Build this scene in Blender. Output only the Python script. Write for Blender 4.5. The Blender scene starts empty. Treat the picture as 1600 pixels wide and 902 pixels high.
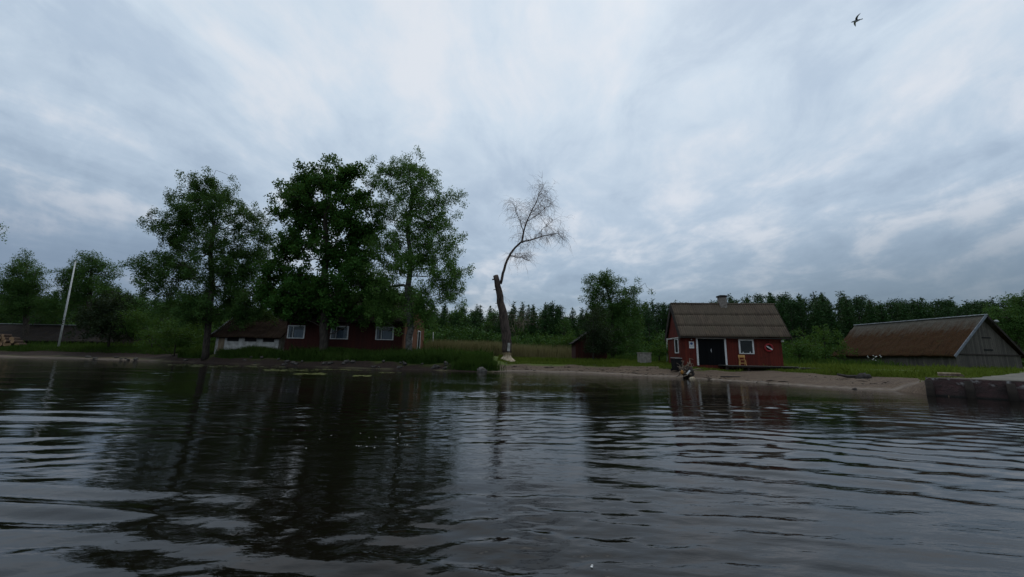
import bpy, math, random
import numpy as np
from mathutils import Vector, Matrix

random.seed(7)
rng = np.random.default_rng(11)
SC = bpy.context.scene
COL = SC.collection

# ------------------------------------------------------------------ camera
F_PX, EYE = 600.0, 1.3
PITCH, ROLL = math.radians(9.88), math.radians(1.2)
cp, sp, cr, sr = math.cos(PITCH), math.sin(PITCH), math.cos(ROLL), math.sin(ROLL)
FWD = np.array([0, cp, sp]); UP0 = np.array([0, -sp, cp]); RT0 = np.array([1.0, 0, 0])
RT = cr * RT0 + sr * UP0; UP = -sr * RT0 + cr * UP0
EYEP = np.array([0, 0, EYE])
cam_d = bpy.data.cameras.new('camera'); cam = bpy.data.objects.new('camera', cam_d); COL.objects.link(cam)
cam_d.sensor_width = 36.0; cam_d.lens = 36.0 * F_PX / 1600; cam_d.clip_start = 0.05; cam_d.clip_end = 6000
cam.matrix_world = Matrix(((RT[0], UP[0], -FWD[0], 0), (RT[1], UP[1], -FWD[1], 0), (RT[2], UP[2], -FWD[2], EYE), (0, 0, 0, 1)))
SC.camera = cam

# ------------------------------------------------------------------ colour management, sky, sun
SC.view_settings.view_transform = 'Standard'; SC.view_settings.look = 'None'
SC.view_settings.exposure = 0.0; SC.view_settings.gamma = 1.0; SC.view_settings.use_curve_mapping = False
SC.render.engine = 'CYCLES'
SC.cycles.use_denoising = True
SC.cycles.max_bounces = 6; SC.cycles.transparent_max_bounces = 8
SC.cycles.caustics_reflective = False; SC.cycles.caustics_refractive = False
SUN_EL, SUN_AZ = math.radians(60), math.radians(25)          # high, ahead of the camera behind the cloud

W = bpy.data.worlds.new('World'); SC.world = W; W.use_nodes = True


class NT:
    """small helper to write node trees"""
    def __init__(s, tree):
        s.t = tree; s.n = tree.nodes; s.l = tree.links
    def add(s, typ, **kw):
        nd = s.n.new(typ)
        for k, v in kw.items(): setattr(nd, k, v)
        return nd
    def put(s, sock, v):
        if v is None: return
        if isinstance(v, bpy.types.NodeSocket): s.l.new(v, sock)
        elif isinstance(v, (tuple, list)) and len(v) == 3 and sock.type == 'RGBA': sock.default_value = (*v, 1)
        else: sock.default_value = v
    def math(s, op, a, b=None, clamp=False):
        nd = s.add('ShaderNodeMath', operation=op); nd.use_clamp = clamp
        s.put(nd.inputs[0], a); s.put(nd.inputs[1], b); return nd.outputs[0]
    def mix(s, f, a, b, mode='MIX'):
        nd = s.add('ShaderNodeMix', data_type='RGBA', blend_type=mode)
        s.put(nd.inputs[0], f); s.put(nd.inputs[6], a); s.put(nd.inputs[7], b); return nd.outputs[2]
    def sep(s, v):
        nd = s.add('ShaderNodeSeparateXYZ'); s.put(nd.inputs[0], v); return nd.outputs
    def comb(s, x, y, z):
        nd = s.add('ShaderNodeCombineXYZ')
        for i, v in enumerate((x, y, z)): s.put(nd.inputs[i], v)
        return nd.outputs[0]
    def noise(s, vec, scale, detail=4, rough=.55, dist=0.0):
        nd = s.add('ShaderNodeTexNoise'); s.put(nd.inputs['Vector'], vec)
        nd.inputs['Scale'].default_value = scale; nd.inputs['Detail'].default_value = detail
        nd.inputs['Roughness'].default_value = rough; nd.inputs['Distortion'].default_value = dist
        return nd.outputs['Fac']
    def ramp(s, f, stops):
        nd = s.add('ShaderNodeValToRGB'); s.put(nd.inputs[0], f)
        el = nd.color_ramp.elements
        while len(el) < len(stops): el.new(0.5)
        for e, (p, c) in zip(el, stops):
            e.position = p; e.color = (*c, 1) if len(c) == 3 else c
        return nd.outputs[0]
    def rng(s, v, a, b, c=0.0, d=1.0, smooth=False):
        nd = s.add('ShaderNodeMapRange'); nd.clamp = True
        if smooth: nd.interpolation_type = 'SMOOTHSTEP'
        s.put(nd.inputs[0], v)
        for i, q in enumerate((a, b, c, d)): nd.inputs[1 + i].default_value = q
        return nd.outputs[0]


def g3(v): return (v, v, v)

nt = NT(W.node_tree); nt.n.clear()
tc = nt.add('ShaderNodeTexCoord')
dx, dy, dz = nt.sep(tc.outputs['Generated'])
zc = nt.math('MAXIMUM', dz, 0.0)
den = nt.math('ADD', zc, 0.13)
px_, py_ = nt.math('DIVIDE', dx, den), nt.math('DIVIDE', dy, den)
warp = nt.noise(nt.comb(px_, py_, 0.3), 0.9, 2)
wv = nt.math('MULTIPLY', nt.math('SUBTRACT', warp, 0.5), 0.8)
pxw = nt.math('ADD', px_, wv)
streak = nt.noise(nt.comb(nt.math('MULTIPLY', pxw, 1.4), nt.math('MULTIPLY', nt.math('ADD', py_, wv), 0.74), 2.0), 2.1, 9, .60, .2)
patch = nt.noise(nt.comb(pxw, nt.math('MULTIPLY', py_, 0.7), 7.7), 1.05, 4, .55)
az = nt.math('DIVIDE', dx, nt.math('MAXIMUM', nt.math('ABSOLUTE', dy), .25))
puff = nt.noise(nt.comb(az, nt.math('MULTIPLY', dz, 2.6), nt.math('MULTIPLY', dy, .3)), 5.0, 6, .58, .2)
lowm = nt.rng(dz, .62, .05, .12, .50, True)
cl0 = nt.math('ADD', nt.math('MULTIPLY', streak, 0.60), nt.math('MULTIPLY', patch, 0.40))
cloud = nt.math('ADD', nt.math('MULTIPLY', cl0, nt.math('SUBTRACT', 1.0, lowm)), nt.math('MULTIPLY', puff, lowm))
base = nt.ramp(dz, [(0.0, (.24, .31, .38)), (.10, (.265, .345, .435)), (.20, (.36, .46, .575)), (.34, (.50, .605, .725)), (.55, (.64, .745, .85)), (1.0, (.69, .79, .89))])
lit = nt.math('MULTIPLY', nt.rng(cloud, .485, .62, 0, 1, True), nt.rng(dz, .02, .3, .40, 1))
dark = nt.rng(cloud, .52, .38, 0, 1, True)
c1 = nt.mix(nt.math('MULTIPLY', dark, .52), base, nt.mix(nt.rng(dz, .1, .5), (.17, .235, .32), (.37, .48, .63)))
c2 = nt.mix(nt.math('MULTIPLY', lit, .60), c1, (.86, .865, .895))
side = nt.math('MULTIPLY', nt.rng(dx, .22, .80, 0, 1, True), nt.rng(dz, .32, .08, 0, 1, True))
c3 = nt.mix(nt.math('MULTIPLY', side, .82), c2, (.125, .18, .245))
sidel = nt.math('MULTIPLY', nt.rng(dx, -.35, -.80, 0, 1, True), nt.rng(dz, .34, .10, 0, 1, True))
c3 = nt.mix(nt.math('MULTIPLY', sidel, .65), c3, (.18, .245, .36))
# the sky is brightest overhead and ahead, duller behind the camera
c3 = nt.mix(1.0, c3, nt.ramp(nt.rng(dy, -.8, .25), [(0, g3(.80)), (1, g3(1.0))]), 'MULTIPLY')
sky = nt.add('ShaderNodeTexSky', sky_type='NISHITA'); sky.sun_disc = False
sky.sun_elevation = SUN_EL; sky.sun_rotation = SUN_AZ; sky.air_density = 1.0; sky.dust_density = 1.5
bg_sky = nt.add('ShaderNodeBackground'); nt.l.new(sky.outputs[0], bg_sky.inputs[0]); bg_sky.inputs[1].default_value = 0.10
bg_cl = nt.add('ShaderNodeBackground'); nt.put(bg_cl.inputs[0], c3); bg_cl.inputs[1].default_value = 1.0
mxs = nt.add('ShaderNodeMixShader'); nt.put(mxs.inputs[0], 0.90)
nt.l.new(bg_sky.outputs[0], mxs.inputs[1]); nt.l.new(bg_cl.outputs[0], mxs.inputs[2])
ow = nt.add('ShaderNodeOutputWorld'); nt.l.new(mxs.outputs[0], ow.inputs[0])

sun_d = bpy.data.lights.new('sun', 'SUN'); sun_d.energy = 0.5; sun_d.angle = math.radians(40); sun_d.color = (1.0, .96, .90)
sun = bpy.data.objects.new('sun', sun_d); COL.objects.link(sun)
# sky azimuth: sun_rotation is measured clockwise from +Y
sdir = Vector((math.sin(SUN_AZ) * math.cos(SUN_EL), math.cos(SUN_AZ) * math.cos(SUN_EL), math.sin(SUN_EL)))
sun.rotation_euler = sdir.to_track_quat('Z', 'Y').to_euler()


# ------------------------------------------------------------------ helpers: points
def ray(u, v): return FWD + (u - 800) / F_PX * RT - (v - 451) / F_PX * UP
def at(u, v, Y):
    d = ray(u, v); return EYEP + d * (Y / d[1])
def on_z(u, v, z):
    d = ray(u, v); return EYEP + d * ((z - EYE) / d[2])
def scale_at(u, v, Y):
    """metres per photo pixel at that point"""
    return float((at(u, v, Y) - EYEP) @ FWD) / F_PX


# ------------------------------------------------------------------ helpers: objects
def tag(o, label=None, cat=None, group=None, kind=None):
    if label: o['label'] = label
    if cat: o['category'] = cat
    if group: o['group'] = group
    if kind: o['kind'] = kind
    return o

def empty(name, loc, rz=0.0):
    o = bpy.data.objects.new(name, None); COL.objects.link(o)
    o.location = tuple(float(q) for q in loc); o.rotation_euler = (0, 0, rz); o.empty_display_size = .3
    return o

def mesh_np(name, V, faces, mat, parent=None, tint=None, smooth=False, vattr=None):
    """faces: list of (M,k) int arrays"""
    me = bpy.data.meshes.new(name)
    V = np.asarray(V, np.float32)
    faces = [np.asarray(f, np.int32) for f in faces if len(f)]
    loops = np.concatenate([f.ravel() for f in faces]) if faces else np.zeros(0, np.int32)
    tot = np.concatenate([np.full(len(f), f.shape[1], np.int32) for f in faces]) if faces else np.zeros(0, np.int32)
    st = np.concatenate([[0], np.cumsum(tot)[:-1]]).astype(np.int32)
    me.vertices.add(len(V)); me.vertices.foreach_set('co', V.ravel())
    me.loops.add(len(loops)); me.loops.foreach_set('vertex_index', loops)
    me.polygons.add(len(tot)); me.polygons.foreach_set('loop_start', st)
    me.polygons.foreach_set('loop_total', tot)
    if smooth: me.polygons.foreach_set('use_smooth', np.ones(len(tot), bool))
    me.update(calc_edges=True)
    if tint is not None:
        a = me.attributes.new('tint', 'FLOAT', 'FACE'); a.data.foreach_set('value', np.asarray(tint, np.float32))
    for k, arr in (vattr or {}).items():
        a = me.attributes.new(k, 'FLOAT', 'POINT'); a.data.foreach_set('value', np.asarray(arr, np.float32))
    me.validate()
    if mat: me.materials.append(mat)
    o = bpy.data.objects.new(name, me); COL.objects.link(o)
    if parent: o.parent = parent
    return o


class MB:
    def __init__(s): s.v = []; s.f = []
    def addv(s, vs, fs):
        b = len(s.v); s.v += [tuple(map(float, q)) for q in vs]; s.f += [tuple(b + i for i in f) for f in fs]
        return s
    def box(s, x0, x1, y0, y1, z0, z1):
        vs = [(x, y, z) for z in (z0, z1) for x, y in ((x0, y0), (x1, y0), (x1, y1), (x0, y1))]
        return s.addv(vs, [(3, 2, 1, 0), (4, 5, 6, 7), (0, 1, 5, 4), (1, 2, 6, 5), (2, 3, 7, 6), (3, 0, 4, 7)])
    def bar(s, p, q, w, h=None, up=(0, 0, 1)):
        """box beam from p to q, w across, h along 'up'"""
        h = h or w; p, q = Vector(p), Vector(q); d = (q - p).normalized(); u = Vector(up)
        a = d.cross(u)
        if a.length < 1e-4: a = d.cross(Vector((1, 0, 0)))
        a.normalize(); b = a.cross(d).normalized()
        vs = []
        for c in (p, q):
            for i, j in ((-1, -1), (1, -1), (1, 1), (-1, 1)): vs.append(c + a * (i * w / 2) + b * (j * h / 2))
        return s.addv(vs, [(0, 3, 2, 1), (4, 5, 6, 7), (0, 1, 5, 4), (1, 2, 6, 5), (2, 3, 7, 6), (3, 0, 4, 7)])
    def prism(s, poly, y0, y1):
        """poly in (x,z), extruded along y"""
        n = len(poly)
        vs = [(x, y0, z) for x, z in poly] + [(x, y1, z) for x, z in poly]
        return s.addv(vs, [tuple(range(n)), tuple(range(2 * n - 1, n - 1, -1))] + [(i, i + n, (i + 1) % n + n, (i + 1) % n) for i in range(n)])
    def prism_x(s, poly, x0, x1):
        """poly in (y,z), extruded along x"""
        n = len(poly)
        vs = [(x0, y, z) for y, z in poly] + [(x1, y, z) for y, z in poly]
        return s.addv(vs, [tuple(range(n - 1, -1, -1)), tuple(range(n, 2 * n))] + [((i + 1) % n, (i + 1) % n + n, i + n, i) for i in range(n)])
    def tube(s, pts, radii, n=7, cap=True):
        pts = [Vector(p) for p in pts]
        if not hasattr(radii, '__len__'): radii = [radii] * len(pts)
        prev = None; b = len(s.v)
        for i, p in enumerate(pts):
            d = (pts[min(i + 1, len(pts) - 1)] - pts[max(i - 1, 0)]).normalized()
            if prev is None: a = d.orthogonal().normalized()
            else:
                a = prev - d * prev.dot(d)
                a = a.normalized() if a.length > 1e-5 else d.orthogonal().normalized()
            prev = a; c = d.cross(a)
            for k in range(n):
                t = 2 * math.pi * k / n
                s.v.append(tuple(p + (a * math.cos(t) + c * math.sin(t)) * radii[i]))
        for i in range(len(pts) - 1):
            for k in range(n):
                k2 = (k + 1) % n
                s.f.append((b + i * n + k, b + i * n + k2, b + (i + 1) * n + k2, b + (i + 1) * n + k))
        if cap:
            s.f.append(tuple(b + k for k in range(n - 1, -1, -1)))
            s.f.append(tuple(b + (len(pts) - 1) * n + k for k in range(n)))
        return s
    def lathe(s, prof, n=16, o=(0, 0, 0)):
        b = len(s.v)
        for r, z in prof:
            for k in range(n):
                t = 2 * math.pi * k / n; s.v.append((o[0] + r * math.cos(t), o[1] + r * math.sin(t), o[2] + z))
        for i in range(len(prof) - 1):
            for k in range(n):
                k2 = (k + 1) % n; s.f.append((b + i * n + k, b + i * n + k2, b + (i + 1) * n + k2, b + (i + 1) * n + k))
        return s
    def torus(s, o, R, r, n=32, m=10, axis='y'):
        b = len(s.v)
        for i in range(n):
            t = 2 * math.pi * i / n
            for j in range(m):
                q = 2 * math.pi * j / m; rr = R + r * math.cos(q)
                s.v.append((o[0] + rr * math.cos(t), o[1] + r * math.sin(q) * .7, o[2] + rr * math.sin(t)))
        for i in range(n):
            for j in range(m):
                i2, j2 = (i + 1) % n, (j + 1) % m
                s.f.append((b + i * m + j, b + i * m + j2, b + i2 * m + j2, b + i2 * m + j))
        return s
    def build(s, name, mat, parent=None, smooth=False, bevel=0.0):
        me = bpy.data.meshes.new(name); me.from_pydata(s.v, [], s.f); me.validate(); me.update()
        if smooth:
            for p in me.polygons: p.use_smooth = True
        if mat: me.materials.append(mat)
        o = bpy.data.objects.new(name, me); COL.objects.link(o)
        if parent: o.parent = parent
        if bevel:
            md = o.modifiers.new('bevel', 'BEVEL'); md.width = bevel; md.segments = 2; md.limit_method = 'ANGLE'
        return o


# ------------------------------------------------------------------ helpers: materials
def pbr(name):
    m = bpy.data.materials.new(name); m.use_nodes = True
    t = NT(m.node_tree); b = t.n['Principled BSDF']
    return m, t, b

def simple(name, c1, c2=None, scale=3.0, rough=.8, bump=.0, detail=5, stretch=(1, 1, 1), lo=.35, hi=.65, spec=.3, metal=0.0):
    m, t, b = pbr(name)
    co = t.add('ShaderNodeTexCoord').outputs['Object']
    mp = t.add('ShaderNodeMapping'); t.put(mp.inputs[0], co); mp.inputs['Scale'].default_value = stretch
    f = t.noise(mp.outputs[0], scale, detail)
    if c2 is None: c2 = tuple(q * .75 for q in c1)
    t.put(b.inputs['Base Color'], t.mix(t.rng(f, lo, hi), c1, c2))
    b.inputs['Roughness'].default_value = rough; b.inputs['Specular IOR Level'].default_value = spec; b.inputs['Metallic'].default_value = metal
    if bump:
        bp = t.add('ShaderNodeBump'); bp.inputs['Strength'].default_value = 1; bp.inputs['Distance'].default_value = bump
        t.put(bp.inputs['Height'], f); t.l.new(bp.outputs[0], b.inputs['Normal'])
    return m

def planks(name, c1, c2, width=.14, axis=0, stain=None, gap=.06, rough=.85):
    """boards along one axis with grooves, per-board tone, grain and weather stains"""
    m, t, b = pbr(name)
    co = t.add('ShaderNodeTexCoord').outputs['Object']
    xyz = t.sep(co)
    if axis == 3: a = t.math('ADD', xyz[0], xyz[1])
    else: a = xyz[axis]
    q = t.math('DIVIDE', a, width)
    idx = t.math('FLOOR', q); fr = t.math('SUBTRACT', q, idx)
    wn = t.add('ShaderNodeTexWhiteNoise', noise_dimensions='1D'); t.put(wn.inputs['W'], idx)
    edge = t.math('MINIMUM', fr, t.math('SUBTRACT', 1.0, fr))
    groove = t.rng(edge, 0.0, gap, 1.0, 0.0)
    st = (1, 1, .12) if axis != 2 else (.12, .12, 1)
    mp = t.add('ShaderNodeMapping'); t.put(mp.inputs[0], co); mp.inputs['Scale'].default_value = st
    grain = t.noise(mp.outputs[0], 14, 5, .65)
    blot = t.noise(co, .9, 4)
    f = t.math('ADD', t.math('MULTIPLY', wn.outputs['Value'], .4), t.math('ADD', t.math('MULTIPLY', grain, .5), t.math('MULTIPLY', blot, .35)), True)
    c = t.mix(t.rng(f, .35, .95), c1, c2)
    if stain: c = t.mix(t.math('MULTIPLY', t.rng(t.noise(co, 2.2, 5, .6), .52, .72), .7), c, stain)
    c = t.mix(t.math('MULTIPLY', groove, .75), c, tuple(q * .25 for q in c1))
    t.put(b.inputs['Base Color'], c); b.inputs['Roughness'].default_value = rough; b.inputs['Specular IOR Level'].default_value = .25
    bp = t.add('ShaderNodeBump'); bp.inputs['Distance'].default_value = .012
    t.put(bp.inputs['Height'], t.math('SUBTRACT', t.math('MULTIPLY', grain, .3), groove)); t.l.new(bp.outputs[0], b.inputs['Normal'])
    return m

def leafmat(name, c1, c2, c3=None, trans=.36, rough=.55):
    m, t, b = pbr(name)
    at_ = t.add('ShaderNodeAttribute', attribute_name='tint').outputs['Fac']
    c = t.mix(at_, c1, c2)
    if c3 is not None:
        c = t.mix(t.rng(at_, .80, 1.0), c, c3)
    t.put(b.inputs['Base Color'], c); b.inputs['Roughness'].default_value = rough; b.inputs['Specular IOR Level'].default_value = .10
    tr = t.add('ShaderNodeBsdfTranslucent'); t.put(tr.inputs[0], t.mix(.5, c, (.12, .16, .02)))
    mx = t.add('ShaderNodeMixShader'); mx.inputs[0].default_value = trans
    t.l.new(b.outputs[0], mx.inputs[1]); t.l.new(tr.outputs[0], mx.inputs[2])
    t.l.new(mx.outputs[0], t.n['Material Output'].inputs[0])
    return m

def glassmat(name):
    m, t, b = pbr(name)
    tr = t.add('ShaderNodeBsdfTransparent'); tr.inputs[0].default_value = (.82, .86, .86, 1)
    gl = t.add('ShaderNodeBsdfGlossy'); gl.inputs['Roughness'].default_value = .03
    fr = t.add('ShaderNodeFresnel'); fr.inputs[0].default_value = 1.5
    mx = t.add('ShaderNodeMixShader'); t.put(mx.inputs[0], t.math('MULTIPLY', fr.outputs[0], .6))
    t.l.new(tr.outputs[0], mx.inputs[1]); t.l.new(gl.outputs[0], mx.inputs[2]); t.l.new(mx.outputs[0], t.n['Material Output'].inputs[0])
    return m

M = {}
M['bark'] = simple('bark', (.075, .062, .05), (.028, .024, .02), 9, .95, .02, 6, (1, 1, .3))
M['birch_bark'] = simple('birch_bark', (.15, .145, .13), (.05, .046, .042), 4, .9, .01, 6, (1, 1, 1.2), .40, .62)
M['dead_bark'] = simple('dead_bark', (.115, .085, .07), (.035, .027, .024), 7, .95, .03, 7, (1, 1, .25))
M['twig'] = simple('twig', (.30, .22, .18), (.20, .145, .12), 2, .9)
M['bare_wood'] = simple('bare_wood', (.60, .50, .36), (.34, .25, .16), 7, .8, .01, 5, (1, 1, .4))
M['birch_leaf'] = leafmat('birch_leaf', (.038, .098, .025), (.082, .170, .042), (.115, .21, .055))
M['birch_leaf_light'] = leafmat('birch_leaf_light', (.066, .150, .032), (.135, .26, .058), (.19, .32, .095), .34)
M['maple_leaf'] = leafmat('maple_leaf', (.026, .085, .014), (.062, .165, .030), (.09, .20, .04), .34)
M['shrub_leaf'] = leafmat('shrub_leaf', (.030, .078, .014), (.062, .14, .026), (.085, .16, .035))
M['dark_leaf'] = leafmat('dark_leaf', (.014, .026, .012), (.026, .044, .018), None, .15)
M['spruce_leaf'] = leafmat('spruce_leaf', (.015, .046, .014), (.034, .084, .022), None, .1)
M['pine_leaf'] = leafmat('pine_leaf', (.016, .048, .018), (.036, .085, .026), None, .1)
M['wood_leaf'] = leafmat('wood_leaf', (.028, .075, .018), (.058, .13, .026), None, .2)
M['grass'] = leafmat('grass', (.082, .128, .014), (.145, .185, .028), (.22, .18, .075), .25, .6)
M['tall_grass'] = leafmat('tall_grass', (.030, .068, .012), (.062, .12, .020), (.09, .11, .035), .25, .6)
M['dry_reed'] = leafmat('dry_reed', (.19, .165, .075), (.30, .245, .13), (.09, .13, .035), .2, .7)
M['white'] = simple('white_paint', (.74, .74, .73), (.55, .55, .53), 5, .55, .002)
M['dirty_white'] = simple('dirty_white', (.55, .54, .51), (.30, .29, .26), 2.5, .8, .004)
M['red_wall'] = planks('red_wall', (.145, .024, .014), (.070, .013, .009), .19, 3, (.042, .012, .008))
M['old_red'] = planks('old_red', (.060, .015, .010), (.032, .010, .008), .15, 3)
M['grey_wall'] = planks('grey_wall', (.125, .112, .096), (.055, .050, .044), .19, 3, (.065, .06, .055), .09)
M['grey_deck'] = planks('grey_deck', (.20, .185, .165), (.09, .08, .07), .14, 0, None, .1)
M['black'] = simple('black', (.008, .008, .009), (.014, .014, .014), 3, .6, spec=.15)
M['dark_roof'] = simple('dark_roof', (.026, .021, .018), (.014, .012, .011), 4, .95, .01, spec=.1)
M['door_black'] = planks('door_black', (.005, .0055, .0065), (.008, .009, .010), .19, 3, None, .05, .8)
M['door_black'].node_tree.nodes['Principled BSDF'].inputs['Specular IOR Level'].default_value = .06
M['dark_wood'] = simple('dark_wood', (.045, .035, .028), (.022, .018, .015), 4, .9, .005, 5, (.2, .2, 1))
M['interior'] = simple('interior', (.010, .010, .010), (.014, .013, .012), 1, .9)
M['curtain'] = simple('curtain', (.22, .25, .32), (.14, .16, .21), 6, .9, .0, 3, (1, 1, .1))
M['glass'] = glassmat('glass')
M['metal'] = simple('metal', (.52, .52, .52), (.4, .4, .4), 6, .4, 0, 3, (1, 1, 1), .3, .7, .5, .6)
M['chair_wood'] = simple('chair_wood', (.62, .36, .12), (.46, .25, .08), 8, .5, .002, 4, (1, 1, .2))
M['drift'] = simple('drift', (.24, .185, .135), (.085, .060, .045), 7, .9, .01, 6)
M['drift_dark'] = simple('drift_dark', (.030, .026, .024), (.06, .048, .04), 5, .9, .02, 6)
M['pale_ridge'] = simple('pale_ridge', (.50, .52, .55), (.30, .31, .32), 3, .8, .01)
M['stone'] = simple('stone', (.20, .185, .165), (.075, .068, .06), 3.5, .9, .02, 6)
M['bank_stone'] = simple('bank_stone', (.11, .10, .09), (.045, .04, .036), 3.5, .9, .02, 6)
M['dark_stone'] = simple('dark_stone', (.045, .04, .036), (.02, .018, .017), 4, .9, .02, 6)
M['red_ring'] = simple('red_ring', (.36, .022, .022), (.22, .015, .018), 6, .5)
M['brick_stack'] = simple('chimney_plaster', (.30, .27, .24), (.14, .12, .10), 5, .9, .01, 5)

# ------------------------------------------------------------------ terrain shape
SHORE = np.array([(-420, 62), (-140, 50), (-76, 45), (-56, 43.2), (-41, 41.0), (-33, 38.6), (-26, 36.2), (-16, 33.0), (-10.2, 31.7), (-5.5, 31.1), (-2.7, 30.3),
                  (-1.2, 31.0), (0.3, 33.0), (5.3, 32.0), (9.5, 29.5), (12.5, 27.0), (14.8, 23.5), (16.3, 20.7), (18.3, 18.9), (20, 18.3), (24, 18.2), (40, 18.5), (90, 22), (420, 40)], float)

def shore_dist(X, Y):
    X, Y = np.asarray(X, float), np.asarray(Y, float)
    best = np.full(X.shape, 1e9)
    for a, b in zip(SHORE[:-1], SHORE[1:]):
        ab = b - a; t = np.clip(((X - a[0]) * ab[0] + (Y - a[1]) * ab[1]) / (ab @ ab), 0, 1)
        best = np.minimum(best, np.hypot(X - a[0] - t * ab[0], Y - a[1] - t * ab[1]))
    ys = np.interp(X, SHORE[:, 0], SHORE[:, 1])
    return np.where(Y > ys, best, -best)

def vnoise(X, Y, s, seed=0):
    """cheap smooth value noise"""
    r = np.random.default_rng(seed); T = r.random((64, 64))
    x, y = np.asarray(X) / s, np.asarray(Y) / s
    xi, yi = np.floor(x).astype(int), np.floor(y).astype(int); fx, fy = x - xi, y - yi
    fx, fy = fx * fx * (3 - 2 * fx), fy * fy * (3 - 2 * fy)
    g = lambda i, j: T[(xi + i) % 64, (yi + j) % 64]
    return (g(0, 0) * (1 - fx) + g(1, 0) * fx) * (1 - fy) + (g(0, 1) * (1 - fx) + g(1, 1) * fx) * fy

P_LEFT = ([-8, -2, 0, 2.2, 2.6, 3.4, 7, 30, 90], [-2.2, -.6, 0, .40, .52, 1.05, 1.35, 1.4, 1.7])
P_MID = ([-8, -2, 0, .5, .8, 1.25, 4.5, 12, 90], [-2.2, -.7, 0, .12, .38, .74, 1.1, 1.15, 1.7])
P_BEACH = ([-8, -2, 0, 1.6, 2.7, 3.0, 5.5, 20, 90], [-2.0, -.45, 0, .24, .44, .56, .84, .95, 1.7])

P_DECK = ([-8, -2, 0, 1.6, 2.7, 3.0, 6.5, 10, 20, 90], [-2.0, -.45, 0, .22, .38, .42, .56, .84, .95, 1.7])

def zone_w(X, Y):
    """weights of left bank / mid bank / beach"""
    u = X + (Y - 32) * -.02
    wb = np.clip((u + 1.6) / 1.6, 0, 1); wl = np.clip((-30 - u) / 9, 0, 1)
    return wl, 1 - wl - wb, wb

QO, QC, QS = (17.7, 16.7), math.cos(math.radians(-46)), math.sin(math.radians(-46))
def quay_local(X, Y):
    a, b = np.asarray(X, float) - QO[0], np.asarray(Y, float) - QO[1]
    return a * QC + b * QS, -a * QS + b * QC

def ground_z(X, Y, rough=True):
    X, Y = np.asarray(X, float), np.asarray(Y, float)
    d = shore_dist(X, Y)
    if rough: d = d + (vnoise(X, Y, 1.7, 3) - .5) * .5 * np.clip(1 - np.abs(d) / 6, 0, 1)
    wl, wm, wb = zone_w(X, Y); wk = np.clip((X - 14.2) / 2.4, 0, 1)
    z = wl * np.interp(d, *P_LEFT) + wm * np.interp(d, *P_MID) + wb * (np.interp(d, *P_BEACH) * (1 - wk) + np.interp(d, *P_DECK) * wk)
    if rough:
        a = np.clip(d / 2, 0, 1)
        z = z + a * ((vnoise(X, Y, .8, 5) - .5) * .07 + (vnoise(X, Y, 4.0, 6) - .5) * .12)
    lx, ly = quay_local(X, Y)
    z = np.where((lx > 1.0 + .18 * ly) & (ly > -.4) & (ly < 25) & (lx < 15), np.minimum(z, .5), z)      # fill under the quay slab
    kq = np.clip((lx + .12 + .4 * ly) / (.25 + .5 * ly.clip(0)), 0, 1) * ((lx <= 1.0 + .18 * ly) & (ly > .10) & (ly < 14)) * np.clip((14 - ly) / 6, 0, 1)
    z = z + kq * (np.maximum(z, .70) - z)
    return z

def gz(x, y): return float(ground_z(np.array([x]), np.array([y]))[0])

def gpt(u, v, Y):
    """foot on the ground below the photo point (u, v) at depth Y"""
    p = at(u, v, Y); return np.array([p[0], p[1], gz(p[0], p[1])])

# ground sheet
xs = np.concatenate([[-3000, -1500, -700, -400, -250, -170], np.arange(-110, -34, .9), np.arange(-34, 30, .30), np.arange(30, 110, .9), [120, 170, 250, 400, 700, 1500, 3000]])
ys = np.concatenate([[-1500, -300, -60, -10, 0, 8, 12], np.arange(14, 46, .30), np.arange(46, 110, 1.2), [120, 150, 200, 300, 500, 900, 1600, 3000]])
GX, GY = np.meshgrid(xs, ys)
GZ = ground_z(GX, GY)
GZ = np.where(GY > 110, np.maximum(GZ, 1.6), GZ)
nx, ny = len(xs), len(ys)
I = np.arange(nx * ny).reshape(ny, nx)
gf = np.stack([I[:-1, :-1], I[:-1, 1:], I[1:, 1:], I[1:, :-1]], -1).reshape(-1, 4)
D = shore_dist(GX, GY); wl, wm, wb = zone_w(GX, GY)
edge_n = (vnoise(GX, GY, 1.1, 8) - .5) * .9
sand_limit = wl * .9 + wm * -.3 + wb * (3.0 + 4.2 * np.exp(-((GX - 19.2) / 2.7) ** 2))
sand = np.clip((sand_limit - D + edge_n) / .35 + .5, 0, 1)
mud_limit = wl * 3.5 + wm * 1.15 + wb * 0
mud = np.clip((mud_limit - D + edge_n * .6) / .4 + .5, 0, 1) * (1 - sand)
m, t, b = pbr('ground')
co = t.add('ShaderNodeTexCoord').outputs['Object']
n1 = t.noise(co, 1.3, 6, .6); n2 = t.noise(co, 9, 5, .65); n3 = t.noise(co, 38, 3, .6)
mpg = t.add('ShaderNodeMapping'); t.put(mpg.inputs[0], co); mpg.inputs['Scale'].default_value = (.28, 2.4, 1)
mpg.inputs['Rotation'].default_value = (0, 0, .35)
n4 = t.noise(mpg.outputs[0], 2.2, 8, .72)
a_s = t.add('ShaderNodeAttribute', attribute_name='sand').outputs['Fac']
a_m = t.add('ShaderNodeAttribute', attribute_name='mud').outputs['Fac']
a_w = t.add('ShaderNodeAttribute', attribute_name='wet').outputs['Fac']
grass_c = t.mix(t.rng(n1, .35, .65), (.065, .10, .014), (.095, .12, .024))
sand_c = t.mix(t.rng(n2, .35, .68), (.142, .102, .070), (.078, .054, .037))
sand_c = t.mix(t.math('MULTIPLY', t.rng(n4, .50, .57), .9), sand_c, (.075, .052, .038))
sand_c = t.mix(t.rng(n3, .60, .72), sand_c, (.26, .215, .17))
sand_c = t.mix(t.math('MULTIPLY', a_w, .65), sand_c, (.27, .235, .20))
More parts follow.
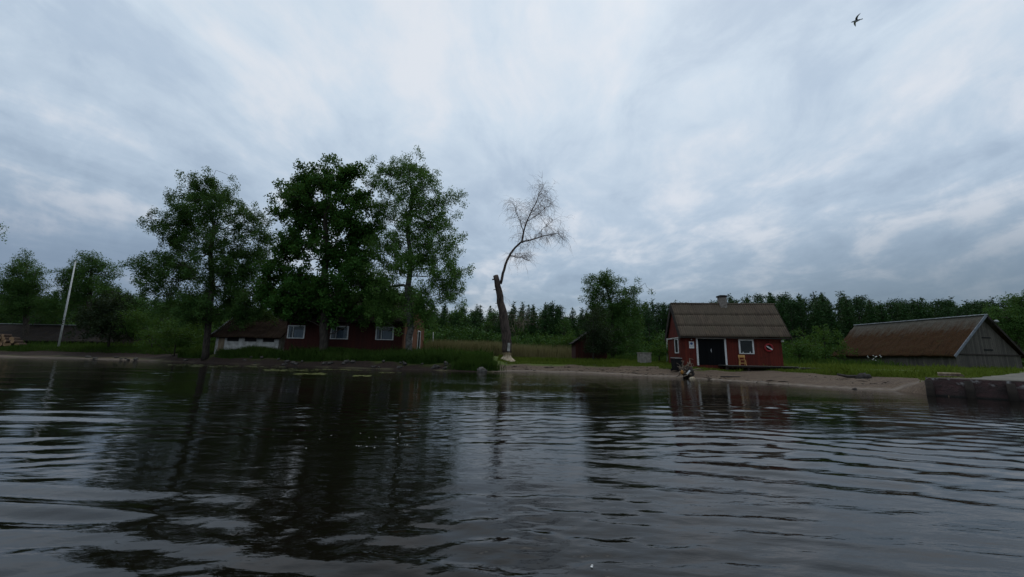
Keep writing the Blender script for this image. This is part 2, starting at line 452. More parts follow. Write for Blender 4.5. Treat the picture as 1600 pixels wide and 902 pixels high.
mud_c = t.mix(t.rng(n2, .35, .65), (.055, .036, .028), (.022, .016, .013))
c = t.mix(a_m, grass_c, mud_c); c = t.mix(a_s, c, sand_c)
t.put(b.inputs['Base Color'], c); b.inputs['Roughness'].default_value = .92; b.inputs['Specular IOR Level'].default_value = .2
bp = t.add('ShaderNodeBump'); bp.inputs['Distance'].default_value = .06
t.put(bp.inputs['Height'], t.math('ADD', n2, t.math('MULTIPLY', n4, .8))); t.l.new(bp.outputs[0], b.inputs['Normal'])
wet = np.clip(1 - np.abs(D + edge_n * .3 - .30) / .30, 0, 1)
gr = mesh_np('ground', np.stack([GX, GY, GZ], -1).reshape(-1, 3), [gf], m, None, None, True, {'sand': sand.ravel(), 'mud': mud.ravel(), 'wet': wet.ravel()})
tag(gr, kind='structure')

# ------------------------------------------------------------------ water: one disc sheet with real waves
th = np.concatenate([np.linspace(-180, -66, 60)[:-1], np.linspace(-66, 66, 820), np.linspace(66, 180, 60)[1:-1]])
th = np.radians(th)
rr = np.concatenate([[.02, .4, .8], np.exp(np.linspace(math.log(1.15), math.log(62), 640)), [75, 100, 150, 250, 450, 700]])
RR, TH = np.meshgrid(rr, th, indexing='ij')
WX, WY = RR * np.sin(TH), RR * np.cos(TH)
WZ = np.zeros_like(WX)
wr = np.random.default_rng(5)
calm = np.clip((vnoise(WX, WY * 2.2, 3.6, 21) - .22) * 1.7, .25, 1)
far = np.clip(1 - RR / 34, 0, 1)
near = np.clip(shore_dist(WX, WY) * -.5, 0.08, 1)
for k in range(80):
    lam = math.exp(wr.uniform(math.log(.07), math.log(.6)))
    ang = wr.normal(math.radians(97), .34)
    kx, ky = math.cos(ang) * 2 * math.pi / lam, math.sin(ang) * 2 * math.pi / lam
    res = np.clip((lam / (RR * .0065 * 3.2) - .6), 0, 1)
    amp = .0023 * lam ** 1.0
    WZ += amp * np.sin(kx * WX + ky * WY + wr.uniform(0, 6.28) + 1.5 * (vnoise(WX, WY, 2.1, 40 + k) - .5)) * res * calm
# long low swells from passing boats: curved crests
def crest(p0, p1, bow, lam, amp, width, seed):
    global WZ
    p0, p1 = np.array(p0, float), np.array(p1, float); d = p1 - p0; L = np.hypot(*d); d /= L; n = np.array([-d[1], d[0]])
    s = (WX - p0[0]) * d[0] + (WY - p0[1]) * d[1]; q = (WX - p0[0]) * n[0] + (WY - p0[1]) * n[1]
    q = q - bow * 4 * (s / L) * (1 - s / L) + (vnoise(WX, WY, 1.3, seed) - .5) * .30 + (vnoise(WX, WY, 3.1, seed + 30) - .5) * lam * 1.3
    win = np.clip(s / (L * .18) + .3, 0, 1) * np.clip((L - s) / (L * .18) + .3, 0, 1)
    WZ += .66 * np.clip(vnoise(WX * .6, WY * 1.6, 1.1, seed + 60) * 2.4 - .55, 0, 1.3) * amp * np.exp(-(q / width) ** 2) * np.cos(2 * math.pi * q / lam) * win
crest((-5.4, 3.7), (.3, 2.55), .05, .55, .022, .55, 71)
crest((-3.4, 3.2), (.2, 2.35), .10, .42, .016, .5, 72)
crest((-11, 7.0), (-3.0, 7.2), .1, 1.1, .030, .9, 73)
crest((-9, 5.3), (-3.6, 5.9), .1, .8, .024, .6, 74)
crest((-3.8, 8.0), (6.0, 8.6), .5, .9, .013, 1.1, 75)
crest((-1.6, 5.0), (7.5, 3.4), .7, .55, .012, 1.2, 76)
crest((0.6, 2.9), (5.5, 1.5), .35, .34, .008, .9, 77)
crest((2.0, 6.5), (10.5, 4.0), .7, .6, .012, 1.2, 78)
crest((3.0, 10.5), (13.5, 7.5), .8, .9, .010, 1.5, 79)
crest((-28, 22), (-8, 18), .8, 2.4, .022, 2.4, 80)
crest((-30, 14), (-9, 11.5), .8, 2.0, .026, 2.0, 81)
WZ *= near
Iw = np.arange(WX.size).reshape(WX.shape)
wf = np.stack([Iw[:-1], np.roll(Iw, -1, 1)[:-1], np.roll(Iw, -1, 1)[1:], Iw[1:]], -1).reshape(-1, 4)[:, ::-1]
m, t, b = pbr('lake_water')
co = t.add('ShaderNodeTexCoord').outputs['Object']
t.put(b.inputs['Base Color'], (.006, .0048, .0034)); b.inputs['Roughness'].default_value = .03; b.inputs['IOR'].default_value = 1.31
mp = t.add('ShaderNodeMapping'); t.put(mp.inputs[0], co); mp.inputs['Scale'].default_value = (.45, 1.25, 1); mp.inputs['Rotation'].default_value = (0, 0, .12)
r1 = t.noise(mp.outputs[0], 3.0, 3, .5, .3); r2 = t.noise(mp.outputs[0], 11.0, 3, .55, .3)
mp2 = t.add('ShaderNodeMapping'); t.put(mp2.inputs[0], co); mp2.inputs['Scale'].default_value = (.10, .38, 1)
patchy = t.rng(t.noise(mp2.outputs[0], .9, 3, .5), .40, .60, .40, 1.0, True)
r3 = t.noise(mp.outputs[0], 34.0, 3, .6, .2)
hgt = t.math('MULTIPLY', t.math('ADD', t.math('MULTIPLY', r3, .0008), t.math('ADD', t.math('MULTIPLY', r1, .026), t.math('MULTIPLY', r2, .009))), patchy)
bp = t.add('ShaderNodeBump'); bp.inputs['Distance'].default_value = 1.0; bp.inputs['Strength'].default_value = .48
t.put(bp.inputs['Height'], hgt); t.l.new(bp.outputs[0], b.inputs['Normal'])
wat = mesh_np('lake_water', np.stack([WX, WY, WZ], -1).reshape(-1, 3), [wf], m, None, None, True)
tag(wat, kind='structure')


# ------------------------------------------------------------------ foliage machinery
def leaf_quads(C, size, droop=.0, wid=.55, r=rng, jitter=.35):
    """rhombic leaves at points C -> V, F"""
    n = len(C)
    a = r.normal(size=(n, 3)); a[:, 2] -= droop; a /= np.linalg.norm(a, axis=1)[:, None]
    q = r.normal(size=(n, 3)); bvec = np.cross(a, q); bvec /= np.linalg.norm(bvec, axis=1)[:, None]
    s = (size * (1 + jitter * r.uniform(-1, 1, n)))[:, None]
    V = np.stack([C, C + a * s * .5 + bvec * s * wid * .5, C + a * s, C + a * s * .5 - bvec * s * wid * .5], 1).reshape(-1, 3)
    return V, np.arange(4 * n).reshape(n, 4)

def colonize(att, trunk, step=.55, kill=.7, iters=110, lift=.45):
    nodes = [np.array(p, float) for p in trunk]; par = [i - 1 for i in range(len(nodes))]
    N = np.array(nodes)
    axis_xy = N[:, :2].mean(0)
    rho = np.hypot(att[:, 0] - axis_xy[0], att[:, 1] - axis_xy[1])
    low = att - np.c_[np.zeros_like(rho), np.zeros_like(rho), lift * rho]
    Dm = np.linalg.norm(low[:, None] - N[None], axis=2); near = Dm.argmin(1)
    dist = np.linalg.norm(att - N[near], axis=1); alive = np.ones(len(att), bool)
    for it in range(iters):
        alive &= dist > kill
        if not alive.any(): break
        idx = np.where(alive)[0]; NA = np.array(nodes)
        dirs = att[idx] - NA[near[idx]]; dirs /= np.linalg.norm(dirs, axis=1)[:, None] + 1e-9
        new = []
        for j in np.unique(near[idx]):
            d = dirs[near[idx] == j].mean(0); L = np.linalg.norm(d)
            if L < .05: continue
            d = d / L + rng.normal(0, .12, 3); d /= np.linalg.norm(d)
            new.append((j, NA[j] + d * step))
        if not new: break
        for j, p in new:
            par.append(int(j)); nodes.append(p); k = len(nodes) - 1
            dd = np.linalg.norm(att - p, axis=1); better = dd < dist
            near[better] = k; dist[better] = dd[better]
        if len(nodes) > 5200: break
    return np.array(nodes), par

def limb_mesh(nodes, par, r_base, r_tip, n_trunk, nside=6, expo=.5):
    n = len(nodes); cnt = np.ones(n)
    for i in range(n - 1, 0, -1): cnt[par[i]] += cnt[i]
    rad = r_tip * cnt ** expo
    k = r_base / rad[0]
    if k != 1: rad = r_tip + (rad - r_tip) * (r_base - r_tip) / max(rad[0] - r_tip, 1e-6)
    mb = MB()
    mb.tube(nodes[:n_trunk], [max(rad[i], r_tip) * (1.25 if i == 0 else 1) for i in range(n_trunk)], 9)
    kids = {}
    for i in range(n_trunk, n): kids.setdefault(par[i], []).append(i)
    # chains
    stack = [(p, c) for p in range(n_trunk) for c in kids.get(p, [])]
    while stack:
        p, c = stack.pop(); chain = [p, c]; rr_ = [min(rad[p], rad[c] * 1.3), rad[c]]
        while kids.get(chain[-1]):
            ks = sorted(kids[chain[-1]], key=lambda i: -cnt[i])
            for o_ in ks[1:]: stack.append((chain[-1], o_))
            chain.append(ks[0]); rr_.append(rad[ks[0]])
        mb.tube(nodes[chain], rr_, 5 if rr_[0] > .03 else 3, False)
    return mb

def lobes_px(lobes, Y, depth=.8):
    out = []
    for l in lobes:
        u, v, ru, rv = l[:4]; oy = l[4] if len(l) > 4 else 0
        c = at(u, v, Y + oy); s = scale_at(u, v, Y + oy)
        out.append((c, np.array([ru * s, ru * s * depth, rv * s])))
    return out

def make_tree(name, label, cat, base, trunk_px, lobes, Y, leaf, bark, r_base, n_clump, n_leaf, size, sig=.38, droop=.3, hang=0.0, group=None, step=.55, kill=.75, r_tip=.012, wid=.55, shell=.3, clump=.62):
    """trunk_px: (u, v) points from the foot upwards; lobes: photo ellipses given real size at depth Y"""
    foot = gpt(base[0], base[1], Y); foot[2] -= .1
    root = empty(name, foot); tag(root, label, cat, group)
    tr = [foot]
    for (u, v) in trunk_px: tr.append(at(u, v, Y + rng.normal(0, .12)))
    pts = [tr[0]]
    for a, b2 in zip(tr[:-1], tr[1:]):
        k = max(1, int(np.linalg.norm(b2 - a) / .7))
        for i in range(1, k + 1): pts.append(a + (b2 - a) * i / k + rng.normal(0, .04, 3) * (i < k))
    L = lobes_px(lobes, Y); vol = np.array([math.sqrt(np.prod(r)) for _, r in L]); vol /= vol.sum()
    att = []
    for (c, r), w in zip(L, vol):
        k = max(3, int(n_clump * w)); d = rng.normal(size=(k, 3)); d /= np.linalg.norm(d, axis=1)[:, None]
        kc = max(3, k // 7); cc = c + d[:kc] * r * (rng.random(kc) ** shell)[:, None]
        att.append(cc[rng.integers(0, kc, k)] + rng.normal(0, clump, (k, 3)) * np.array([.95, .95, .85]))
    att = np.concatenate(att); att = att[att[:, 2] > foot[2] + 1.0]
    nodes, par = colonize(att, pts, step, kill)
    mb = limb_mesh(nodes, par, r_base, r_tip, len(pts))
    o = mb.build('trunk', bark, None, True)
    o.parent = root; o.matrix_parent_inverse = Matrix.Translation(-Vector(foot))
    # leaves round the twig ends
    cl = np.repeat(att, n_leaf, 0)
    ct = np.repeat(rng.random(len(att)), n_leaf)
    off = rng.normal(size=cl.shape); off /= np.linalg.norm(off, axis=1)[:, None]; off *= (rng.random(len(off)) ** .5)[:, None] * sig * 1.55 * np.array([1, 1, .95])
    P = cl + off
    if hang:
        P[:, 2] -= rng.random(len(P)) ** 1.5 * hang
    V, Fq = leaf_quads(P, size, droop, wid)
    tint = np.clip(.55 * ct + .45 * rng.random(len(ct)), 0, 1)
    o = mesh_np('crown', V - foot, [Fq], leaf, root, tint)
    return root

def finish_copy(src, loc, rz, s, sz=1.0):
    r = src.copy(); COL.objects.link(r); r.location = tuple(float(q) for q in loc); r.rotation_euler = (0, 0, rz); r.scale = (s, s, s * sz)
    for ch in src.children:
        c2 = ch.copy(); COL.objects.link(c2); c2.parent = r
    return r

# ------------------------------------------------------------------ hero trees
t1 = make_tree('birch_tree', 'broad loose birch with feathery drooping foliage at left of the white shed', 'tree', (324, 540),
    [(326, 500), (332, 450), (329, 400), (334, 352), (322, 312)],
    [(318, 290, 32, 13), (292, 308, 28, 12), (345, 308, 34, 18), (282, 342, 34, 14), (330, 340, 52, 18), (392, 345, 24, 20), (408, 370, 15, 20), (266, 370, 26, 12),
     (320, 380, 60, 18), (380, 395, 36, 22), (245, 408, 24, 11), (232, 422, 16, 7), (300, 418, 62, 20), (372, 430, 45, 20), (258, 440, 36, 14), (330, 460, 70, 18), (280, 472, 40, 14), (395, 460, 34, 22), (330, 486, 60, 12), (400, 482, 30, 10)],
    38.4, M['birch_leaf'], M['bark'], .29, 1350, 110, .15, .30, .5, .5, shell=.42)
t2 = make_tree('maple_tree', 'dense dark green broadleaf tree, the darkest crown in front of the red house', 'tree', (506, 545),
    [(507, 500), (504, 450), (511, 400), (508, 350), (516, 302)],
    [(488, 276, 22, 16), (520, 280, 28, 20), (550, 284, 20, 18), (472, 298, 22, 14), (567, 312, 20, 22), (500, 318, 50, 22), (458, 328, 20, 14), (478, 352, 34, 18), (540, 350, 46, 24), (572, 360, 24, 26),
     (452, 386, 22, 14), (500, 392, 50, 20), (560, 400, 40, 26), (434, 418, 22, 18), (470, 436, 40, 20), (424, 455, 18, 18), (530, 440, 50, 22), (450, 470, 36, 16), (510, 476, 50, 16), (575, 450, 34, 24), (470, 484, 40, 8), (540, 484, 44, 9), (430, 478, 22, 10)],
    36.2, M['maple_leaf'], M['bark'], .38, 1150, 90, .19, .36, .1, .1, wid=.8, shell=.45, clump=.58)
t3 = make_tree('birch_tree', 'tall airy light green birch with a grey trunk before the house gable', 'tree', (639, 546),
    [(641, 500), (637, 450), (643, 405), (637, 355), (645, 308), (640, 270)],
    [(616, 262, 26, 10), (650, 260, 26, 12), (665, 282, 14, 12), (600, 282, 18, 9), (640, 296, 34, 18), (690, 310, 18, 10), (708, 314, 12, 6), (660, 322, 34, 18), (598, 328, 24, 16), (690, 345, 24, 14), (640, 350, 40, 18),
     (712, 375, 8, 14), (672, 378, 40, 16), (610, 385, 40, 20), (692, 405, 28, 16), (640, 412, 44, 18), (712, 434, 16, 11), (588, 425, 30, 22), (680, 440, 36, 14), (620, 455, 44, 20), (708, 462, 18, 8), (660, 474, 34, 14), (575, 470, 34, 18), (600, 486, 40, 9), (652, 494, 24, 8)],
    35.4, M['birch_leaf_light'], M['birch_bark'], .30, 1050, 95, .15, .30, .5, .5, shell=.5)

# dead tree
DY = 38.0
def pl(pts): return [at(u, v, DY + (o_[0] if o_ else 0)) for u, v, *o_ in pts]
foot = gpt(792, 560, DY); dead = empty('dead_tree', foot)
tag(dead, 'topped dead tree with one long bare leaning branch and a gnawed pale base', 'dead tree')
def dput(mb, name, mat, smooth=True):
    mb.v = [tuple(np.array(q) - foot) for q in mb.v]
    return mb.build(name, mat, dead, smooth)
mb = MB()
def wob(pts, k=3, s=.04):
    out = []
    for a, b2 in zip(pts[:-1], pts[1:]):
        for i in range(k): out.append(a + (b2 - a) * i / k + rng.normal(0, s, 3))
    out.append(pts[-1]); return out
def lerp_r(radii, k=3):
    out = []
    for a, b2 in zip(radii[:-1], radii[1:]): out += [a + (b2 - a) * i / k for i in range(k)]
    return out + [radii[-1]]
tr = [foot + [0, 0, .66]] + pl([(791, 530), (788, 505), (784, 480), (780, 455), (774.5, 431)])
mb.tube(wob(tr), lerp_r([.46, .49, .45, .39, .33, .27]), 12)
for (u0, v0, u1, v1, r_) in ((777, 436, 769, 437, .09), (779, 452, 771, 453, .05), (781, 475, 774, 474, .04)):
    mb.tube([at(u0, v0, DY), at(u1, v1, DY - .1)], [r_, r_ * .7], 6)
dput(mb, 'trunk', M['dead_bark'])
mb = MB()   # gnawed pale base: flared hourglass with ragged rim
prof = [(.90, -.25), (.78, .04), (.52, .22), (.36, .42), (.38, .56), (.50, .74)]
mb.lathe(prof, 18, tuple(foot)); mb.v = [tuple(np.array(q) + rng.normal(0, .028, 3)) for q in mb.v]
dput(mb, 'gnawed_base', M['bare_wood'])
mb = MB(); mb.bar(at(794.5, 549, DY - .46), at(795.5, 536, DY - .50), .26, .07, (0, 1, 0)); dput(mb, 'peeled_strip', M['dirty_white'], False)
mb = MB()
main = pl([(782, 444), (786, 428), (792, 408), (801, 391), (815, 378), (820, 355), (828, 335), (837, 317), (843, 302), (850, 290)])
side = pl([(815, 379), (830, 375), (845, 370, .2), (858, 367, .3), (872, 365, .4), (882, 376, .5)])
low = pl([(797, 399), (806, 402, -.3), (816, 403, -.5), (826, 408, -.6)])
up2 = pl([(828, 335), (838, 326, .3), (846, 314, .5), (856, 300, .6)])
up3 = pl([(818, 365), (812, 345, -.3), (806, 330, -.4), (802, 316, -.5)])
mid_ = pl([(824, 346), (838, 337, .2), (850, 327, .4), (862, 320, .5)])
mid2 = pl([(836, 372, .2), (850, 356, .4), (864, 345, .6)])
branches = [(mid_, [.04, .032, .022, .012]), (mid2, [.03, .024, .018, .01]), (main, [.15, .14, .125, .115, .10, .075, .06, .045, .03, .012]), (side, [.075, .06, .05, .04, .03, .012]), (low, [.045, .035, .025, .012]), (up2, [.04, .03, .022, .012]), (up3, [.035, .028, .02, .01])]
for p, r_ in branches: mb.tube(wob(p, 3, .025), lerp_r(r_), 6)
dput(mb, 'branch', M['dead_bark'])
mb = MB()
def twig(p, d, L, r0, depth):
    pts = [np.array(p)]; d = np.array(d, float)
    for i in range(4):
        d = d + rng.normal(0, .22, 3) + np.array([0, 0, -.10 - .10 * i]); d /= np.linalg.norm(d); pts.append(pts[-1] + d * L / 4)
    mb.tube(pts, [r0, r0 * .85, r0 * .7, r0 * .5, r0 * .3], 3, False)
    if depth:
        for _ in range(4):
            k = rng.integers(1, 5); dd = d + rng.normal(0, .6, 3); twig(pts[k], dd / np.linalg.norm(dd), L * .62, r0 * .65, depth - 1)
for p, r_ in branches:
    q = wob(p, 4, 0); st = 14 if p is main else 2
    for a in q[st:]:
        for _ in range(4 if p is main else 5):
            dd = rng.normal(0, .7, 3) + np.array([0, 0, .6]); twig(a, dd / np.linalg.norm(dd), rng.uniform(.8, 1.7), .012, 1)
for a in wob(pl([(788, 500), (781, 462)]), 12, 0):
    dd = rng.normal(0, .8, 3) + np.array([0, 0, .5]); twig(a, dd / np.linalg.norm(dd), rng.uniform(1.2, 2.2), .008, 1)
for _ in range(26):
    a = at(rng.uniform(800, 822), rng.uniform(500, 520), DY + .6); dd = rng.normal(0, .35, 3) + np.array([0, 0, 1]); twig(a, dd / np.linalg.norm(dd), rng.uniform(1.5, 2.6), .009, 1)
dput(mb, 'twigs', M['twig'], False)

# other single trees and shrubs (name, label, base px, trunk px, lobes, depth, material, ...)
make_tree('alder_tree', 'two-topped leafy tree rising right behind the small red shed', 'tree', (957, 560), [(957, 520), (955, 480), (948, 450)],
    [(930, 446, 12, 11), (950, 440, 15, 9), (964, 444, 10, 10), (940, 462, 18, 10), (985, 462, 14, 8), (1000, 474, 9, 9), (958, 476, 28, 12), (980, 486, 22, 13), (940, 492, 24, 14), (960, 512, 36, 18), (975, 535, 22, 18), (948, 538, 22, 18)],
    44.5, M['birch_leaf'], M['bark'], .22, 620, 80, .15, .32, .2, .1)
make_tree('juniper_shrub', 'thin olive conifer shrub against the right half of the small red shed', 'shrub', (927, 563), [(927, 535), (927, 505)],
    [(930, 500, 8, 12), (934, 518, 12, 12), (937, 538, 15, 14), (936, 552, 13, 9)], 37.2, M['dark_leaf'], M['bark'], .08, 240, 50, .13, .25, -.3, 0)
make_tree('leafy_tree', 'dark tree with pointed ragged crown at left beyond the low dark shed', 'tree', (40, 536), [(41, 480), (42, 420)],
    [(40, 410, 10, 10), (30, 424, 16, 9), (52, 428, 16, 10), (22, 438, 14, 7), (62, 440, 13, 9), (40, 444, 30, 10), (38, 464, 36, 14), (20, 480, 30, 16), (60, 486, 28, 18)],
    52, M['birch_leaf'], M['bark'], .3, 440, 70, .17, .38, .2, .2)
make_tree('leafy_tree', 'round dark tree right behind the leaning white pole', 'tree', (140, 536), [(140, 480), (142, 430)],
    [(140, 412, 18, 11), (120, 424, 18, 10), (158, 424, 14, 12), (105, 440, 12, 7), (140, 440, 34, 14), (118, 455, 22, 10), (158, 456, 18, 14), (135, 472, 24, 13)],
    53, M['birch_leaf'], M['bark'], .3, 440, 70, .17, .38, .2, .2)
make_tree('dark_shrub', 'tall dark rounded shrub at the end of the low dark shed', 'shrub', (172, 536), [(172, 510), (172, 480)],
    [(172, 476, 22, 16), (158, 495, 22, 18), (186, 498, 22, 18), (172, 515, 32, 18)], 46, M['dark_leaf'], M['bark'], .12, 260, 60, .2, .36, 0, 0)
make_tree('leafy_tree', 'tree at the left picture edge showing only one pale leafy branch end', 'tree', (-95, 545), [(-92, 480), (-84, 420), (-74, 370)],
    [(-90, 340, 40, 20), (-45, 346, 26, 12), (-14, 350, 14, 9), (-80, 380, 40, 20), (-100, 360, 40, 26), (-90, 420, 50, 24)], 38, M['birch_leaf_light'], M['birch_bark'], .3, 330, 36, .17, .34, .3, .3)
make_tree('leafy_tree', 'hazy leafy tree behind the right end of the grey barn', 'tree', (1590, 560), [(1588, 520), (1582, 490)],
    [(1578, 476, 18, 10), (1555, 492, 16, 10), (1600, 484, 20, 14), (1575, 505, 34, 14), (1600, 520, 30, 18), (1630, 500, 24, 24)], 52, M['birch_leaf'], M['bark'], .25, 420, 70, .18, .40, .2, .1)
for (u, v, lob, Y, lab) in [
    (1290, 566, [(1290, 530, 26, 14), (1270, 545, 24, 12), (1310, 545, 20, 12), (1285, 555, 34, 10)], 45, 'rounded green bush just left of the grey barn'),
    (1250, 566, [(1250, 545, 18, 10), (1244, 555, 20, 8)], 42, 'low green bush close behind the red boathouse'),
    (238, 538, [(235, 494, 26, 14), (215, 505, 20, 14), (260, 505, 26, 16), (240, 520, 40, 14)], 46, 'light green hedge bush between dark shrub and birch'),
    (275, 541, [(265, 532, 28, 9), (290, 530, 22, 10)], 41, 'low bright green bush at the foot of the left birch'),
    (1030, 562, [(1030, 551, 14, 9), (1044, 553, 12, 9), (1020, 556, 10, 7)], 36.5, 'olive weed bush between white box and red boathouse'),
    (830, 556, [(812, 541, 16, 8), (838, 548, 22, 9), (800, 538, 10, 7)], 52, 'green willow bush at the reed edge behind the dead tree'),
    (880, 556, [(872, 545, 24, 11), (895, 535, 18, 14)], 50, 'dark bush left behind the small red shed')]:
    make_tree('leafy_bush', lab, 'bush', (u, v), [(u, v - 8), (u, v - 14)], lob, Y, M['shrub_leaf'], M['bark'], .06, 130, 46, .17, .3, 0, 0)

# ------------------------------------------------------------------ forest behind
def template(kind, seed):
    r = np.random.default_rng(seed); V = []; mb = MB(); n = 0
    if kind == 'spruce':
        H = 11.5; mb.tube([(0, 0, -.3), (0, 0, H * .5), (0, 0, H)], [.17, .1, .01], 6)
        P = []
        for z in np.arange(1.0, H, .30):
            R = 2.5 * (1 - z / H) ** .72 * r.uniform(.72, 1.18) + .12
            for k in range(int(5 + R * 5)):
                a = r.uniform(0, 6.28); ex = R * r.uniform(.6, 1.08)
                for q in np.arange(.15, ex, .16): P.append((math.cos(a) * q + r.normal(0, .07), math.sin(a) * q + r.normal(0, .07), z - q * .30 + r.normal(0, .07)))
        P = np.repeat(np.array(P), 2, 0) + r.normal(0, .09, (2 * len(P), 3)); size, dr, wd = .30, .5, .45
    elif kind == 'pine':
        H = 12.5; mb.tube([(0, 0, -.3), (.1, 0, H * .5), (0, .1, H * .96)], [.2, .14, .03], 6); P = []
        for i in range(64):
            z = H * (1 - r.random() ** 1.15 * .72); R = (2.1 * (1 - z / H) ** .55 + .12) * r.random() ** .5; a = r.uniform(0, 6.28)
            c_ = np.array([R * math.cos(a), R * math.sin(a), z]); mb.tube([(0, 0, z - .5), c_], [.04, .015], 3, False)
            P.append(c_ + r.normal(0, 1, (42, 3)) * np.array([.42, .42, .26]))
        P = np.concatenate(P); size, dr, wd = .30, -.3, .4
    else:
        H = r.uniform(9, 11); mb.tube([(0, 0, -.3), (.15, 0, H * .5), (0, .1, H * .85)], [.16, .11, .03], 6); P = []
        for i in range(74):
            z = H * (.12 + .86 * r.random() ** .85); R = (2.3 * math.sin(min(1, (z / H) ** .75) * 3.05) ** .7 + .25) * r.random() ** .45; a = r.uniform(0, 6.28)
            c_ = np.array([R * math.cos(a), R * math.sin(a), z]); mb.tube([(0, 0, max(.5, z - 1.2)), c_], [.04, .012], 3, False)
            P.append(c_ + r.normal(0, 1, (38, 3)) * np.array([.42, .42, .36]))
        P = np.concatenate(P); size, dr, wd = .30, .2, .7
    nm = {'spruce': 'spruce_tree', 'pine': 'pine_tree', 'wood': 'woodland_tree'}[kind]
    lab = {'spruce': 'dark pointed spruce in the forest line behind the shore', 'pine': 'dark pine with rounded top in the forest line behind the shore', 'wood': 'green broadleaf tree in the forest line behind the shore'}[kind]
    root = empty(nm, (0, 0, 0)); tag(root, lab, 'tree', {'spruce': 'spruces of the forest line', 'pine': 'pines of the forest line', 'wood': 'broadleaf trees of the forest line'}[kind])
    mb.build('trunk', M['bark'], root, True)
    Vv, Fq = leaf_quads(P, size, dr, wd, r)
    tint = np.clip(vnoise(P[:, 0] * 3, P[:, 2] * 3, 2.2, seed) * .6 + .4 * r.random(len(P)), 0, 1)
    mesh_np('crown', Vv, [Fq], {'spruce': M['spruce_leaf'], 'pine': M['pine_leaf'], 'wood': M['wood_leaf']}[kind], root, tint)
    return root, H
TPL = {k: [template(k, 100 + i * 7 + j) for j in range(3)] for i, k in enumerate(('spruce', 'pine', 'wood'))}
used = set()
# wanted top line of the forest, photo pixels
TOPU = [-200, 0, 90, 200, 250, 300, 440, 660, 700, 760, 790, 830, 860, 900, 960, 1040, 1130, 1200, 1280, 1350, 1420, 1500, 1560, 1620, 1900]
TOPV = [440, 455, 462, 455, 462, 470, 478, 482, 482, 480, 484, 482, 474, 490, 478, 478, 474, 464, 466, 468, 472, 474, 474, 470, 450]
spots = []
for row, (Y0, n_, sc_) in enumerate(((70, 118, .90), (75, 116, 1.0), (80, 112, 1.0), (86, 112, 1.0))):
    for i in range(n_):
        X = -118 + 236 * (i + rng.uniform(-.3, .3)) / n_; spots.append((X, Y0 + rng.normal(0, 1.8), sc_))
for X, Y, sc_ in spots:
    u = 800 + F_PX * X / (Y * cp)
    vt = np.interp(u, TOPU, TOPV) + abs(rng.normal(0, 5)) + (4 if sc_ < 1 else -4)
    p_s = .36 if u < 650 else (.50 if u < 1000 else .66)
    p_p = .12 if u < 650 else (.12 if u < 1000 else .24)
    q = rng.random(); k = 'spruce' if q < p_s else ('pine' if q < p_s + p_p else 'wood')
    vt += 9 if k == 'wood' else (rng.uniform(-11, 4) if k == 'spruce' else 1)
    top = at(u, vt, Y)[2]; g = gz(X, Y)
    j = int(rng.integers(0, 3)); src, H = TPL[k][j]
    s = max(.45, (top - g) / H); sx = s * rng.uniform(.95, 1.25)
    if (k, j) not in used:
        used.add((k, j)); o = src; o.location = (X, Y, g); o.scale = (sx, sx, s); o.rotation_euler = (0, 0, rng.uniform(0, 6.28))
    else:
        o = finish_copy(src, (X, Y, g), rng.uniform(0, 6.28), sx, s / sx)
# undergrowth mass along the forest edge
def scatter_mass(n, fx, fy, h, size, name, mat, kind='stuff', cl=30, sig=.5):
    X = fx(n); Y = fy(n, X); Z = ground_z(X, Y) + h(n, X, Y)
    P = np.repeat(np.stack([X, Y, Z], -1), cl, 0) + rng.normal(0, sig, (n * cl, 3)) * np.array([1, 1, .7])
    V, Fq = leaf_quads(P, size, 0, .7)
    o = mesh_np(name, V, [Fq], mat, None, np.clip(.6 * np.repeat(rng.random(n), cl) + .4 * rng.random(n * cl), 0, 1)); tag(o, kind=kind)
    return o
o = scatter_mass(2600, lambda n: rng.uniform(-112, 112, n), lambda n, X: 66 + rng.normal(0, 1.6, n) + 2 * np.sin(X / 7), lambda n, X, Y: rng.random(n) ** 1.4 * (2.2 + 3.2 * vnoise(X, Y, 9, 4)), .34, 'undergrowth', M['wood_leaf'], cl=34, sig=.55)
tag(o, 'green undergrowth massed along the foot of the forest line', 'undergrowth')
o = scatter_mass(1500, lambda n: rng.uniform(-68, -12, n), lambda n, X: 54 + np.clip((-44 - X) / 3, 0, 1) * 9 + rng.normal(0, 2.2, n), lambda n, X, Y: rng.random(n) ** 1.3 * (1.2 + 4.0 * vnoise(X, Y, 6, 9)), .30, 'undergrowth', M['shrub_leaf'], cl=34, sig=.5)
tag(o, 'green thicket behind the left shed and the red house', 'undergrowth')

# ------------------------------------------------------------------ grass
def blades(name, X, Y, h, w, mat, lean=.35, tint=None, z0=None):
    n = len(X); Z = ground_z(X, Y) if z0 is None else z0
    B = np.stack([X, Y, Z - .02], -1); a = rng.uniform(0, 6.28, n)
    side_ = np.stack([np.cos(a), np.sin(a), 0 * a], -1) * (w * rng.uniform(.6, 1.3, n))[:, None]
    ld = rng.normal(0, lean, (n, 2)); mid = B + np.c_[ld * h[:, None] * .25, h * .55]; tip = B + np.c_[ld * h[:, None] * .8, h * (1 - .25 * np.abs(ld).mean(1))]
    V = np.stack([B - side_, B + side_, mid + side_ * .7, tip, mid - side_ * .7], 1).reshape(-1, 3)
    i5 = np.arange(n) * 5
    Fq = np.stack([i5, i5 + 1, i5 + 2, i5 + 3, i5 + 4], -1)
    if tint is None: tint = np.clip(rng.random(n) * .55 + .45 * vnoise(X, Y, 1.6, 13), 0, 1)
    o = mesh_np(name, V, [Fq], mat, None, tint); tag(o, kind='stuff'); return o

